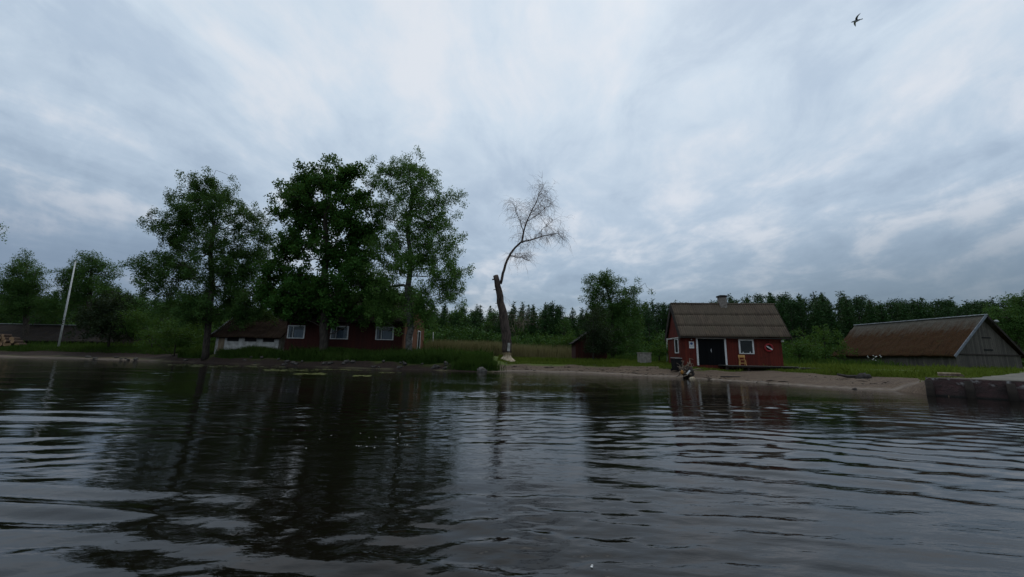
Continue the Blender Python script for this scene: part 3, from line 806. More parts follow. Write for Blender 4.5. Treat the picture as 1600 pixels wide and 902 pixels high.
def pick(n, x0, x1, dmin, dmax, cond=None, pw=1.6):
    X = rng.uniform(x0, x1, n * 3); d = dmin + (dmax - dmin) * rng.random(n * 3) ** pw
    Y = np.interp(X, SHORE[:, 0], SHORE[:, 1]) + d * 1.15
    sd = shore_dist(X, Y); k = (sd > dmin - .2)
    if cond is not None: k &= cond(X, Y, sd)
    return X[k][:n], Y[k][:n]
house_free = lambda X, Y, sd: ~((X > -30) & (X < -9.8) & (Y > 37.6)) & ~((X > 13.9) & (X < 21.5) & (Y > 30.4) & (Y < 35)) & ~((X > 39.2) & (Y > 35.2))
# tall shore grass on the left banks
X, Y = pick(80000, -62, -1.7, .9, 7.0, lambda X, Y, sd: house_free(X, Y, sd) & (sd > np.where(X < -34, 2.75, .85)))
h = np.clip(rng.gamma(5, .055, len(X)) * (.6 + .8 * vnoise(X, Y, 2.2, 17)), .10, .95) * np.where(X < -34, .8, 1.55)
o = blades('shore_grass', X, Y, h, .022, M['tall_grass']); tag(o, 'tall dark green grass along the top of the left bank', 'grass')
X = rng.uniform(-31, -8.5, 15000); Y = np.interp(X, [-31, -23, -22.5, -10, -8.5], [38.3, 38.3, 36.9, 36.0, 36.3]) - np.abs(rng.normal(0, .45, 15000)); k = shore_dist(X, Y) > 1.0; X, Y = X[k], Y[k]
o = blades('bank_grass', X, Y, rng.uniform(.35, .85, len(X)) * (.5 + .9 * vnoise(X, Y, 1.5, 27)), .026, M['tall_grass'], .3); tag(o, 'tall green weeds growing against the white shed and red house', 'grass')
X = rng.normal(-2.7, .9, 5200); Y = 31.0 + rng.normal(0, .55, 5200) + .1 * (X + 2.7)
k = shore_dist(X, Y) > .1; X, Y = X[k], Y[k]
o = blades('reed_grass', X, Y, rng.uniform(.35, .95, len(X)), .024, M['tall_grass'], .25); tag(o, 'dark reed tuft on the point beside the dead tree', 'grass')
# mown lawn behind the beach
X, Y = pick(90000, -1.2, 21, 2.8, 15, lambda X, Y, sd: house_free(X, Y, sd) & (sd > 2.9 + 4.2 * np.exp(-((X - 19.2) / 2.7) ** 2) + (vnoise(X, Y, 1.1, 8) - .5) * .9), 1.3)
h = np.clip(rng.gamma(4, .022, len(X)), .03, .22) * (1 + 1.2 * (vnoise(X, Y, 3, 19) > .62))
o = blades('lawn_grass', X, Y, h, .018, M['grass']); tag(o, 'short bright green lawn above the sandy beach', 'grass')
# rough meadow right of the boathouse, round the barn
X = np.concatenate([rng.uniform(17, 46, 52000), rng.uniform(17, 34, 26000)]); Y = np.concatenate([rng.uniform(20.5, 42, 52000), rng.uniform(17.0, 27, 26000)])
sd = shore_dist(X, Y); k = (sd > np.where((X > 21.0) | ((quay_local(X, Y)[0] > -.2) & (quay_local(X, Y)[1] > .5)), .1, 3.0 + 4.0 * np.exp(-((X - 19.2) / 2.5) ** 2))) & house_free(X, Y, sd) & ~((quay_local(X, Y)[0] > 1.3 + .18 * quay_local(X, Y)[1] - .5 * vnoise(X, Y, .7, 3)) & (quay_local(X, Y)[1] < 25)) & ~((quay_local(X, Y)[0] > -.4) & (quay_local(X, Y)[1] < .55))
X, Y = X[k], Y[k]
o = blades('meadow_grass', X, Y, np.clip(rng.gamma(4, .06, len(X)) * (.25 + 1.35 * vnoise(X, Y, 2.1, 23) ** 1.5), .06, .9) * np.where(Y > 30, .8, 1), .024, M['grass'], .3); tag(o, 'rough green meadow grass in front of the grey barn', 'grass')
# meadow behind everything
X = rng.uniform(-70, 75, 60000); Y = rng.uniform(38, 66, 60000); k = house_free(X, Y, None) & (shore_dist(X, Y) > 5) & ~((np.abs(X) < 10) & (Y < 44)); X, Y = X[k], Y[k]
o = blades('meadow_grass', X, Y, rng.uniform(.3, .9, len(X)), .035, M['tall_grass'], .3); tag(o, 'dark meadow grass stretching to the forest line', 'grass')
# dry reeds
X = rng.uniform(-9.5, 9.0, 15000); Y = rng.uniform(43, 51, 15000)
dens = np.interp(X, [-9.5, -7, 0, 4, 9], [1, 1, .9, .45, .15]); k = rng.random(15000) < dens; X, Y = X[k], Y[k]
o = blades('dry_reeds', X, Y, rng.uniform(1.3, 2.0, len(X)), .026, M['dry_reed'], .14); tag(o, 'tan dry reeds standing behind the dead tree', 'reeds')


# ------------------------------------------------------------------ boathouse
BH = empty('red_boathouse', (13.58, 30.93, .80), -.09)
tag(BH, 'small red wooden boathouse with grey corrugated roof and black double door', 'boathouse')
e = lambda z: z - .80
x0, x1, y0, y1 = .08, 7.82, .35, 3.55
zE, zR, Wd = e(3.08), e(5.98), 3.88
mb = MB(); mb.box(x0, x1, y0, y1, -.6, e(2.98)); mb.build('wall', M['red_wall'], BH)
slope = (zR - zE) / (Wd / 2)
for gx in (x0, x1 - .12):
    mb = MB(); mb.prism_x([(y0, e(2.982)), (y1, e(2.982)), (Wd / 2, zR - .14)], gx, gx + .12); mb.build('gable', M['red_wall'], BH)
# corrugated roof: three overlapping courses per side
def roof_side(sgn):
    V, Fc = [], []
    nxx = 420; X = np.linspace(-.02, 8.43, nxx)
    for c_ in range(3):
        t0, t1 = c_ / 3 - (.03 if c_ else 0), (c_ + 1) / 3
        rows = 5; b_ = sum(len(v) for v in V)
        T = np.linspace(t0, t1, rows); gx, gt = np.meshgrid(X, T)
        wav = .030 * np.sin(gx * 2 * math.pi / .172) + .006 * np.sin(gx * 3.1 + c_ * 2) + .012 * np.floor(gx / 1.0 + c_ * .4 + .5) % 2 * .6
        y = Wd / 2 * gt; z = zE + (zR - zE) * gt + wav + .020 * (1 - (gt - t0) / (t1 - t0)) + .012 * c_ * 0
        if sgn < 0: y = Wd - y
        V.append(np.stack([gx, y, z], -1).reshape(-1, 3)); J = np.arange(rows * nxx).reshape(rows, nxx) + b_
        Fc.append(np.stack([J[:-1, :-1], J[:-1, 1:], J[1:, 1:], J[1:, :-1]], -1).reshape(-1, 4))
    return np.concatenate(V), np.concatenate(Fc)
m, t, b = pbr('roof_sheet')
co = t.add('ShaderNodeTexCoord').outputs['Object']; xyz = t.sep(co)
mp = t.add('ShaderNodeMapping'); t.put(mp.inputs[0], co); mp.inputs['Scale'].default_value = (1, .25, .25)
nA = t.noise(mp.outputs[0], 5, 6, .65); nB = t.noise(co, .8, 4)
wn = t.add('ShaderNodeTexWhiteNoise', noise_dimensions='2D')
t.put(wn.inputs['Vector'], t.comb(t.math('FLOOR', t.math('DIVIDE', xyz[0], 1.0)), t.math('FLOOR', t.math('DIVIDE', xyz[1], .647)), 0))
wvx = t.math('SINE', t.math('MULTIPLY', xyz[0], 2 * math.pi / .172)); nA = t.math('ADD', nA, t.math('MULTIPLY', wvx, -.07))
c = t.mix(t.rng(nA, .35, .68), (.124, .090, .062), (.056, .041, .029))
c = t.mix(t.math('MULTIPLY', t.rng(nB, .45, .65), .6), c, (.095, .080, .052))
c = t.mix(t.math('MULTIPLY', wn.outputs['Value'], .45), c, (.105, .082, .060))
t.put(b.inputs['Base Color'], c); b.inputs['Roughness'].default_value = .85; b.inputs['Specular IOR Level'].default_value = .25
M['roof_sheet'] = m
Va, Fa = roof_side(1); Vb, Fb = roof_side(-1)
o = mesh_np('roof', np.concatenate([Va, Vb]), [np.concatenate([Fa, Fb + len(Va)])], m, BH, None, True)
md = o.modifiers.new('solid', 'SOLIDIFY'); md.thickness = .018
mb = MB(); mb.tube([(-.04, Wd / 2, zR + .03), (8.45, Wd / 2, zR + .03)], .07, 8); mb.build('ridge_cap', M['roof_sheet'], o, True)
ch = MB(); cx0, cx1, cy0, cy1 = 3.98, 4.54, 1.70, 2.20
ch.box(cx0, cx1, cy0, cy1, zR - .6, e(6.58)); ch = ch.build('chimney', M['brick_stack'], o)
mb = MB(); mb.box(cx0 - .07, cx1 + .07, cy0 - .07, cy1 + .07, e(6.582), e(6.70)); mb.box(cx0 + .05, cx1 - .05, cy0 + .05, cy1 - .05, e(6.702), e(6.74)); mb.build('chimney_cap', M['dark_stone'], ch)
for gx, bw in ((-.05, .42), (8.40, .18)):          # barge boards; left one extra wide and dark, standing in for overhang shade
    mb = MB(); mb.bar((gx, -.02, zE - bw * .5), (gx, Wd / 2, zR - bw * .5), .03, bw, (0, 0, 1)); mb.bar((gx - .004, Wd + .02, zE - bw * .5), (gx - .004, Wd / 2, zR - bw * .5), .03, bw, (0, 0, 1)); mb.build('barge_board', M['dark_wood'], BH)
mb = MB(); mb.box(.0, 8.40, .02, .05, zE - .10, zE - .012); mb.build('fascia', M['dark_wood'], BH)
mb = MB(); mb.bar((-.02, .05, e(3.0)), (-.02, Wd - .1, e(3.0)), .05, .10, (0, 0, 1)); mb.build('gable_tie', M['dirty_white'], BH)
# door
def frame_mb(xa, xb, za, zb, y, wd=.1, dp=.05, bottom=True, top=True):
    mb = MB()
    mb.box(xa - wd, xa, y - dp, y, za, zb + (wd if top else 0)); mb.box(xb, xb + wd, y - dp, y, za, zb + (wd if top else 0))
    if top: mb.box(xa, xb, y - dp + .004, y, zb, zb + wd)
    if bottom: mb.box(xa, xb, y - dp + .004, y, za, za + wd * .6)
    return mb
yF = y0 - .003
d = MB(); d.box(1.42, 3.46, yF - .03, yF, e(.88), e(2.97)); d = d.build('door', M['door_black'], BH)
frame_mb(1.42, 3.46, e(.84), e(2.94), yF, .13, .06, False).build('frame', M['white'], d)
mb = MB(); mb.box(2.40, 2.44, yF - .055, yF - .031, e(1.88), e(2.14)); mb.box(2.36, 2.40, yF - .07, yF - .031, e(2.02), e(2.06)); mb.build('handle', M['metal'], d)
mb = MB(); mb.box(2.425, 2.435, yF - .034, yF - .0305, e(.9), e(1.87)); mb.build('door_gap', M['black'], d)
def window(parent, xa, xb, za, zb, y, curtain=0, mull=None, wd=.1, bottom=True, dirm=1):
    """window in a wall facing -y: dark interior, curtain, glass, frame"""
    f_ = frame_mb(xa, xb, za, zb, y, wd, .06, bottom).build('window', M['white'], parent)
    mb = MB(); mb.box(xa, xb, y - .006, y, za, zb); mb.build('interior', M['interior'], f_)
    if curtain:
        w_ = xb - xa
        for (p, q, zz) in curtain:
            mb = MB(); n_ = 10
            for i in range(n_):
                a, c_ = xa + w_ * (p + (q - p) * i / n_), xa + w_ * (p + (q - p) * (i + 1) / n_)
                dd = .004 * (i % 2); mb.box(a + .001, c_, y - .018 - dd, y - .009, za + .02, za + (zb - za) * zz)
            mb.build('curtain', M['curtain'], f_)
    mb = MB(); mb.box(xa, xb, y - .036, y - .030, za, zb); mb.build('pane', M['glass'], f_)
    if mull:
        mb = MB()
        for q in mull: mb.box(xa + (xb - xa) * q - .025, xa + (xb - xa) * q + .025, y - .058, y - .037, za + .002, zb - .002)
        mb.build('mullion', M['white'], f_)
    return f_
wv_ = window(BH, 4.66, 5.58, e(1.80), e(2.84), yF, 0, None, .11)
for wx_, hh in ((4.83, .11), (5.36, .14)):     # little white ornaments on the sill, seen through the pane
    mb = MB(); mb.lathe([(.0, 0), (.05, 0), (.045, .04), (.02, hh * .7), (.0, hh)], 10, (wx_, yF - .064, e(1.868))); mb.v = [(q[0], yF - .068 + (q[1] - yF + .064) * .3, q[2]) for q in mb.v]; mb.build('sill_ornament', M['white'], wv_, True)
sg = empty('notice_board', (0, 0, 0)); sg.parent = None
def local(parent, p):
    return parent.location + Vector((p[0] * math.cos(parent.rotation_euler.z) - p[1] * math.sin(parent.rotation_euler.z), p[0] * math.sin(parent.rotation_euler.z) + p[1] * math.cos(parent.rotation_euler.z), p[2]))
sg.location = local(BH, (.94, yF, e(2.16))); sg.rotation_euler = (0, 0, -.09)
tag(sg, 'white notice with a blue emblem on the red boathouse wall left of the door', 'sign')
mb = MB(); mb.box(-.19, .19, -.02, -.001, 0, .54); mb.build('panel', M['white'], sg)
blue = simple('sign_blue', (.05, .10, .26), (.03, .06, .18), 9, .6)
mb = MB(); nn = 22
mb.addv([(.0 + .105 * math.cos(2 * math.pi * i / nn), -.0235, .375 + .105 * math.sin(2 * math.pi * i / nn)) for i in range(nn)] + [(.105 * math.cos(2 * math.pi * i / nn), -.0205, .375 + .105 * math.sin(2 * math.pi * i / nn)) for i in range(nn)], [tuple(range(nn - 1, -1, -1))] + [(i, (i + 1) % nn, (i + 1) % nn + nn, i + nn) for i in range(nn)])
mb.build('emblem', blue, sg)
ln = simple('sign_grey', (.40, .41, .44), None, 9, .6)
mb = MB()
for k, (a, b2) in enumerate(((-.13, .13), (-.14, .12), (-.11, .13))): mb.box(a, b2, -.0225, -.0205, .09 + .05 * k, .105 + .05 * k)
mb.build('fine_print', ln, sg)
# ring sign with white diagonal
rg = empty('ring_buoy', local(BH, (6.80, yF, e(2.32)))); rg.rotation_euler = (0, 0, -.09)
tag(rg, 'red ring with a white diagonal bar hanging on the right of the boathouse wall', 'ring buoy')
mb = MB(); mb.torus((0, -.05, 0), .27, .075); mb.build('ring', M['red_ring'], rg, True)
mb = MB(); mb.lathe([(.0, 0), (.21, 0), (.21, .012), (0, .012)], 24); mb.v = [(q[0], -.006 - q[2], q[1]) for q in mb.v]; mb.build('backing', M['black'], rg)
mb = MB(); mb.bar((-.13, -.10, .08), (.22, -.12, -.16), .05, .10, (0, 0, 1)); mb.bar((-.20, -.10, .125), (-.12, -.10, .075), .05, .06, (0, 0, 1)); mb.build('diagonal_bar', M['white'], rg, bevel=.015)
lp = empty('wall_lamp', local(BH, (7.80, yF, e(2.84)))); lp.rotation_euler = (0, 0, -.09)
tag(lp, 'small pale outdoor lamp under the eave at the right boathouse corner', 'lamp')
mb = MB(); mb.box(-.03, .03, -.10, 0, -.03, .03); mb.build('bracket', M['metal'], lp)
mb = MB(); mb.lathe([(0, .08), (.09, .06), (.12, -.02), (.10, -.08), (0, -.09)], 14, (0, -.16, 0)); mb.build('shade', M['dirty_white'], lp, True)
lp = empty('wall_lamp', local(BH, (.93, yF, e(2.86)))); lp.rotation_euler = (0, 0, -.09); tag(lp, 'tiny white lamp high on the boathouse wall above the notice', 'lamp')
mb = MB(); mb.box(-.02, .02, -.06, 0, -.02, .02); mb.build('bracket', M['metal'], lp)
mb = MB(); mb.lathe([(0, .05), (.04, .03), (.05, -.03), (0, -.05)], 12, (0, -.085, 0)); mb.build('shade', M['white'], lp, True)
# side window in the left wall
f_ = MB(); f_.box(x0 - .05, x0 - .002, .75, .87, e(1.75), e(2.95)); f_.box(x0 - .05, x0 - .002, 1.55, 1.67, e(1.75), e(2.95)); f_.box(x0 - .046, x0 - .002, .87, 1.55, e(2.85), e(2.95)); f_.box(x0 - .046, x0 - .002, .87, 1.55, e(1.75), e(1.83))
f_ = f_.build('window', M['white'], BH); mb = MB(); mb.box(x0 - .02, x0 - .003, .87, 1.55, e(1.83), e(2.85)); mb.build('pane', M['black'], f_)
# deck in front
DK = empty('wooden_deck', local(BH, (5.3, -.55, e(.72)))); DK.rotation_euler = (0, 0, -.09); tag(DK, 'low grey plank deck on short posts in front of the boathouse', 'deck')
mb = MB()
for k in range(int(5.2 / .148)): mb.box(-2.45 + k * .148, -2.45 + k * .148 + .138, -.62 + rng.uniform(-.03, .03), .86, .145, .18 + rng.uniform(-.006, .006))
mb.build('planks', M['grey_deck'], DK)
mb = MB(); mb.box(-2.4, 2.7, -.55, -.47, .04, .143); mb.box(-2.4, 2.7, .6, .7, .04, .143); mb.build('joist', M['dark_wood'], DK)
for px_0 in (-2.3, -.75, .85, 2.4):
    mb = MB(); mb.box(px_0 - .08, px_0 + .08, -.44, -.28, -.35, .142); mb.build('post', M['dark_wood'], DK)
WK = empty('plank_walkway', local(BH, (8.0, -1.1, e(.64)))); WK.rotation_euler = (0, 0, -.10); tag(WK, 'narrow dark plank walkway running right from the deck', 'walkway')
mb = MB(); mb.box(-.05, 2.1, -.35, -.13, .17, .21); mb.box(-.05, 2.1, -.11, .11, .172, .212); mb.build('planks', M['grey_deck'], WK)
mb = MB(); mb.box(.0, 2.0, -.30, -.22, .02, .168); mb.build('joist', M['dark_wood'], WK)
# chair on the deck
CH = empty('wooden_chair', local(BH, (4.38, -.42, e(.905)))); CH.rotation_euler = (0, 0, -.35); tag(CH, 'light varnished wooden chair standing on the deck by the wall', 'chair')
mb = MB(); mb.box(-.20, .20, -.19, .19, .40, .435); mb.build('seat', M['chair_wood'], CH, bevel=.01)
mb = MB(); mb.box(-.23, .23, .175, .20, .60, .80); mb.build('backrest', M['chair_wood'], CH, bevel=.02)
for sx in (-1, 1):
    mb = MB(); mb.bar((sx * .18, .16, .398), (sx * .19, .22, .0), .04); mb.build('leg', M['chair_wood'], CH)
    mb = MB(); mb.bar((sx * .18, -.16, .398), (sx * .21, -.20, 0), .04); mb.build('leg', M['chair_wood'], CH)
    mb = MB(); mb.bar((sx * .17, .16, .437), (sx * .18, .187, .60), .035); mb.build('back_post', M['chair_wood'], CH)
mb = MB(); mb.bar((-.19, -.19, .16), (.19, -.19, .16), .03); mb.bar((-.19, .2, .2), (.19, .2, .2), .03); mb.build('stretcher', M['chair_wood'], CH)

# wheelie bin by the left corner
bp_ = at(1057, 572, 29.6); BN = empty('wheelie_bin', (bp_[0], bp_[1], gz(bp_[0], bp_[1])), .15); tag(BN, 'dark wheeled bin with tilted lid at the left corner of the boathouse', 'bin')
mb = MB(); mb.addv([(-.24, -.26, .06), (.24, -.26, .06), (.24, .22, .06), (-.24, .22, .06), (-.29, -.34, .92), (.29, -.34, .92), (.29, .32, .92), (-.29, .32, .92)], [(3, 2, 1, 0), (4, 5, 6, 7), (0, 1, 5, 4), (1, 2, 6, 5), (2, 3, 7, 6), (3, 0, 4, 7)]); mb.build('body', M['black'], BN, bevel=.02)
mb = MB(); mb.addv([(-.32, -.38, .935), (.32, -.38, .935), (.32, .36, .96), (-.32, .36, .96), (-.27, -.30, 1.0), (.27, -.30, 1.0), (.27, .30, 1.03), (-.27, .30, 1.03)], [(3, 2, 1, 0), (4, 5, 6, 7), (0, 1, 5, 4), (1, 2, 6, 5), (2, 3, 7, 6), (3, 0, 4, 7)]); mb.build('lid', simple('bin_lid', (.06, .065, .065), (.04, .04, .04), 3, .5), BN, bevel=.02)
for sx in (-1, 1):
    mb = MB(); mb.lathe([(0, -.03), (.1, -.03), (.1, .03), (0, .03)], 14); mb.v = [(q[2] + sx * .27, q[0] + .24, q[1] + .10) for q in mb.v]; mb.build('wheel', M['black'], BN)

# driftwood root on the beach
rp = at(1070, 586, 27.3); RG = np.array([rp[0], rp[1], gz(rp[0], rp[1])]); RT_ = empty('driftwood_root', RG); tag(RT_, 'upturned tree root with tangled branches lying at the water edge', 'driftwood')
mb = MB(); s_ = scale_at(1070, 580, 27.3)
Vs = []
for i in range(14):
    for j in range(24):
        a, b2 = math.pi * i / 13, 2 * math.pi * j / 24; rr_ = .40 * (1 + .16 * math.sin(3 * b2 + i) + .10 * rng.normal())
        Vs.append((.2 + rr_ * math.sin(a) * math.cos(b2), rr_ * .8 * math.sin(a) * math.sin(b2), .40 + rr_ * math.cos(a)))
mb.addv(Vs, [(i * 24 + j, i * 24 + (j + 1) % 24, (i + 1) * 24 + (j + 1) % 24, (i + 1) * 24 + j) for i in range(13) for j in range(24)]); mb.build('root_ball', M['drift_dark'], RT_, True)
mb = MB()
def root_branch(p, q, r0, n_=5, wig=.08):
    p, q = np.array(p, float), np.array(q, float); pts = [p + (q - p) * i / n_ + (rng.normal(0, wig, 3) if 0 < i < n_ else 0) for i in range(n_ + 1)]
    mb.tube(pts, [r0 * (1 - .75 * i / n_) for i in range(n_ + 1)], 6)
for p, q, r0 in [((.1, 0, .6), (.62, -.1, 1.28), .10), ((.1, 0, .55), (1.25, -.1, .60), .09), ((0, 0, .5), (-.25, -.1, 1.15), .11), ((-.05, -.1, .5), (.12, -.25, 1.05), .06), ((0, -.1, .4), (-.58, -.2, .80), .11), ((0, -.2, .4), (-.42, -.3, .25), .07),
                 ((.1, -.2, .6), (.45, -.45, .9), .05), ((-.1, 0, .6), (-.48, .1, 1.02), .05), ((.3, 0, .6), (.75, .2, .95), .05), ((0, -.2, .55), (-.1, -.5, .85), .05), ((.2, -.2, .3), (-.3, -.45, .06), .08), ((.2, 0, .6), (.3, .1, 1.12), .045), ((-.1, 0, .3), (-.55, -.1, .1), .07)]:
    root_branch(p, q, r0)
mb.build('roots', M['drift'], RT_, True)
yl = MB(); c_ = RG + np.array([-.36, -.42, 0]); fl = empty('yellow_float', (c_[0], c_[1], c_[2] + .02)); fl.scale = (.72, .72, .72); tag(fl, 'small orange yellow fishing float tucked in the driftwood root', 'float')
mb = MB(); mb.lathe([(0, .12), (.09, .16), (.14, .28), (.13, .42), (.06, .52), (0, .53)], 14, (0, .02, .2)); mb.build('body', simple('float_yellow', (.40, .19, .035), (.26, .11, .025), 6, .5), fl, True)
mb = MB(); mb.tube([(0, .02, .732), (.03, .02, .80), (0, .02, .86)], .015, 6); mb.build('loop', M['drift_dark'], fl, True)
c_ = RG + np.array([.05, -.55, 0]); wb_ = MB(); wb_.bar((-.16, 0, .28), (.10, .05, .54), .10, .05, (0, 1, 0)); o = wb_.build('white_board', M['white'], None, bevel=.01); o.location = tuple(c_); tag(o, 'short white board leaning against the driftwood root', 'board')
o = MB(); Vs = []
def rock(r, n1=8, n2=12, sq=(1, .8, .6), jit=.1):
    mb = MB(); Vs = [(0, 0, -r * sq[2])]
    for i in range(1, n1):
        a = math.pi * i / n1
        for j in range(n2):
            b2 = 2 * math.pi * j / n2; q = r * (1 + rng.normal(0, jit)); Vs.append((q * sq[0] * math.sin(a) * math.cos(b2), q * sq[1] * math.sin(a) * math.sin(b2), -q * sq[2] * math.cos(a)))
    Vs.append((0, 0, r * sq[2])); L = len(Vs) - 1
    fs = [(0, 1 + (j + 1) % n2, 1 + j) for j in range(n2)] + [(1 + (i - 1) * n2 + j, 1 + (i - 1) * n2 + (j + 1) % n2, 1 + i * n2 + (j + 1) % n2, 1 + i * n2 + j) for i in range(1, n1 - 1) for j in range(n2)] + [(L, 1 + (n1 - 2) * n2 + j, 1 + (n1 - 2) * n2 + (j + 1) % n2) for j in range(n2)]
    return mb.addv(Vs, fs)
o = rock(.22, 8, 12, (1, .7, .6), .08).build('pale_stone', M['bare_wood'], None, True); o.location = (RG[0] + .22, RG[1] - .62, gz(RG[0] + .22, RG[1] - .62) + .07); tag(o, 'pale cream stone at the foot of the driftwood root', 'stone')

# ------------------------------------------------------------------ thatched / mossy roofs
def moss_mat(name, zlo, zhi, moss, grey, dark):
    m, t, b = pbr(name); co = t.add('ShaderNodeTexCoord').outputs['Object']; xyz = t.sep(co)
    n_ = t.noise(co, 2.2, 6, .65); n2_ = t.noise(co, 14, 5, .7)
    mps = t.add('ShaderNodeMapping'); t.put(mps.inputs[0], co); mps.inputs['Scale'].default_value = (2.6, .22, .22); ns = t.noise(mps.outputs[0], 2.0, 5, .6)
    hgt = t.rng(t.math('ADD', t.math('ADD', xyz[2], t.math('MULTIPLY', t.math('SUBTRACT', ns, .5), (zhi - zlo) * 1.8)), t.math('MULTIPLY', t.math('SUBTRACT', n_, .5), (zhi - zlo) * .9)), zlo, zhi)
    c = t.mix(t.rng(n2_, .35, .65), moss, dark); c = t.mix(t.rng(ns, .55, .68, 0, .6), c, tuple(q * .35 for q in dark)); c = t.mix(t.rng(n_, .52, .70, 0, .6), c, (.055, .042, .016))
    g_ = t.mix(t.rng(n2_, .35, .65), grey, tuple(q * .6 for q in grey)); c = t.mix(hgt, c, g_)
    t.put(b.inputs['Base Color'], c); b.inputs['Roughness'].default_value = .95; b.inputs['Specular IOR Level'].default_value = .1
    bp = t.add('ShaderNodeBump'); bp.inputs['Distance'].default_value = .08; t.put(bp.inputs['Height'], t.math('ADD', n2_, n_)); t.l.new(bp.outputs[0], b.inputs['Normal'])
    return m

def thatch(parent, x0, x1, yE, zE, yR, zR, yE2, th, mat, seed, nx=120, ny=34, name='roof', x0r=None, x1r=None):
    """thick uneven roof skin over both slopes; ridge may be shorter or longer than the eaves"""
    x0r = x0 if x0r is None else x0r; x1r = x1 if x1r is None else x1r
    V = []; Fq = []
    for k, (ye, sg_) in enumerate(((yE, 1), (yE2, -1))):
        T, S = np.meshgrid(np.linspace(0, 1, ny), np.linspace(0, 1, nx), indexing='ij')
        Xa, Xb = x0 + (x0r - x0) * T, x1 + (x1r - x1) * T
        X = Xa + (Xb - Xa) * S; Yy = ye + (yR - ye) * T; Z = zE + (zR - zE) * T
        bump = (vnoise(X * 1.0, Z + k * 9, .35, seed) - .5) * .12 + (vnoise(X, Z + k * 5, 1.3, seed + 1) - .5) * .16 + (vnoise(X, X * 0 + k, 4.5, seed + 4) - .5) * .22
        bump *= np.clip(T * 6 + .4, 0, 1) * np.clip((1 - T) * 8, 0, 1)
        edge = (T == 0) * (vnoise(X, X * 0 + k, .3, seed + 2) - .5) * .10
        Z = Z + bump + edge; bse = sum(len(q) for q in V)
        top = np.stack([X, Yy, Z], -1).reshape(-1, 3); bot = np.stack([X, Yy, Z - th], -1).reshape(-1, 3); n_ = nx * ny
        V += [top, bot]; J = np.arange(n_).reshape(ny, nx) + bse; K = J + n_
        q = lambda A: np.stack([A[:-1, :-1], A[:-1, 1:], A[1:, 1:], A[1:, :-1]], -1).reshape(-1, 4)
        fs = [q(J), q(K)[:, ::-1]]
        for a, b2 in ((J[0], K[0]), (J[:, 0], K[:, 0]), (J[:, -1], K[:, -1])): fs.append(np.stack([a[:-1], b2[:-1], b2[1:], a[1:]], -1))
        Fq += fs
    return mesh_np(name, np.concatenate(V), [np.concatenate(Fq)], mat, parent, None, True)

# ------------------------------------------------------------------ grey barn (right): long axis runs away from the camera
bx, by = 40.15, 35.2
BG = gz(bx, by + 2); BR = empty('grey_barn', (bx, by, BG), math.radians(94.5))     # local x: along the ridge away, local -y: to the right
tag(BR, 'long low grey board barn with a rusty brown mossy roof', 'barn')
e2 = lambda z: z - BG
LW = 12.3; WW = 7.2
mb = MB(); mb.box(.05, LW - .3, -WW + .3, -.3, -.4, e2(2.18)); mb.build('wall', M['grey_wall'], BR)
mb = MB(); mb.prism_x([(-.3, e2(2.182)), (-WW + .3, e2(2.182)), (-WW / 2, e2(5.62))], .05, .15); mb.build('gable', M['grey_wall'], BR)
mb = MB(); mb.prism_x([(-.3, e2(2.182)), (-WW + .3, e2(2.182)), (-WW / 2, e2(5.62))], LW - .4, LW - .3); mb.build('gable', M['grey_wall'], BR)
for z_, wz in ((3.75, .10), (2.62, .14)):
    mb = MB(); mb.box(.02, .048, -WW / 2 - .55, -WW / 2 + .35, e2(z_), e2(z_ + wz)); mb.build('vent', M['black'], BR)
mb = MB(); mb.box(-.03, .047, -WW + .2, -.2, e2(2.20), e2(2.30)); mb.build('gable_rail', M['dark_wood'], BR)
mm = moss_mat('barn_roof', e2(4.3), e2(5.6), (.072, .033, .012), (.125, .115, .095), (.026, .015, .009))
rf = thatch(BR, -.12, LW, .05, e2(2.10), -WW / 2, e2(5.86), -WW - .05, .14, mm, 51, x0r=-.30)
mb = MB(); mb.bar((-.36, -WW / 2, e2(5.93)), (LW, -WW / 2, e2(5.90)), .34, .07); mb.build('ridge_cap', M['pale_ridge'], rf)
mb = MB(); mb.bar((-.17, .10, e2(2.02)), (-.36, -WW / 2, e2(5.86)), .05, .20, (0, 0, 1)); mb.build('barge_board', simple('barge_grey', (.22, .245, .285), (.13, .145, .17), 4, .7), rf)
mb = MB(); mb.bar((-.17, -WW - .10, e2(2.02)), (-.36, -WW / 2, e2(5.86)), .05, .18, (0, 0, 1)); mb.build('barge_board', M['dark_wood'], rf)
mb = rock(.16, 7, 10, (1, 1, .8), .1); mb.v = [(q[0] - .45, q[1] - WW / 2 - .75, q[2] + e2(5.30)) for q in mb.v]; mb.build('ridge_weight', M['pale_ridge'], rf, True)
# flowers by the barn
fp = at(1371, 572, 33.5); FL = empty('white_flowers', (fp[0], fp[1], gz(fp[0], fp[1]))); tag(FL, 'clump of white flowers before the long side of the grey barn', 'flowers')
mb = MB(); hd = MB()
for i in range(11):
    a = rng.normal(0, .28, 2); h_ = rng.uniform(.55, 1.15); mb.tube([(a[0] * .3, a[1] * .3, 0), (a[0], a[1], h_)], [.012, .008], 4)
    q0 = len(hd.v); hd.lathe([(0, -.03), (.045, -.01), (.05, .02), (0, .04)], 8, (a[0], a[1], h_))
mb.build('stems', M['tall_grass'], FL); hd.build('blossoms', M['white'], FL, True)

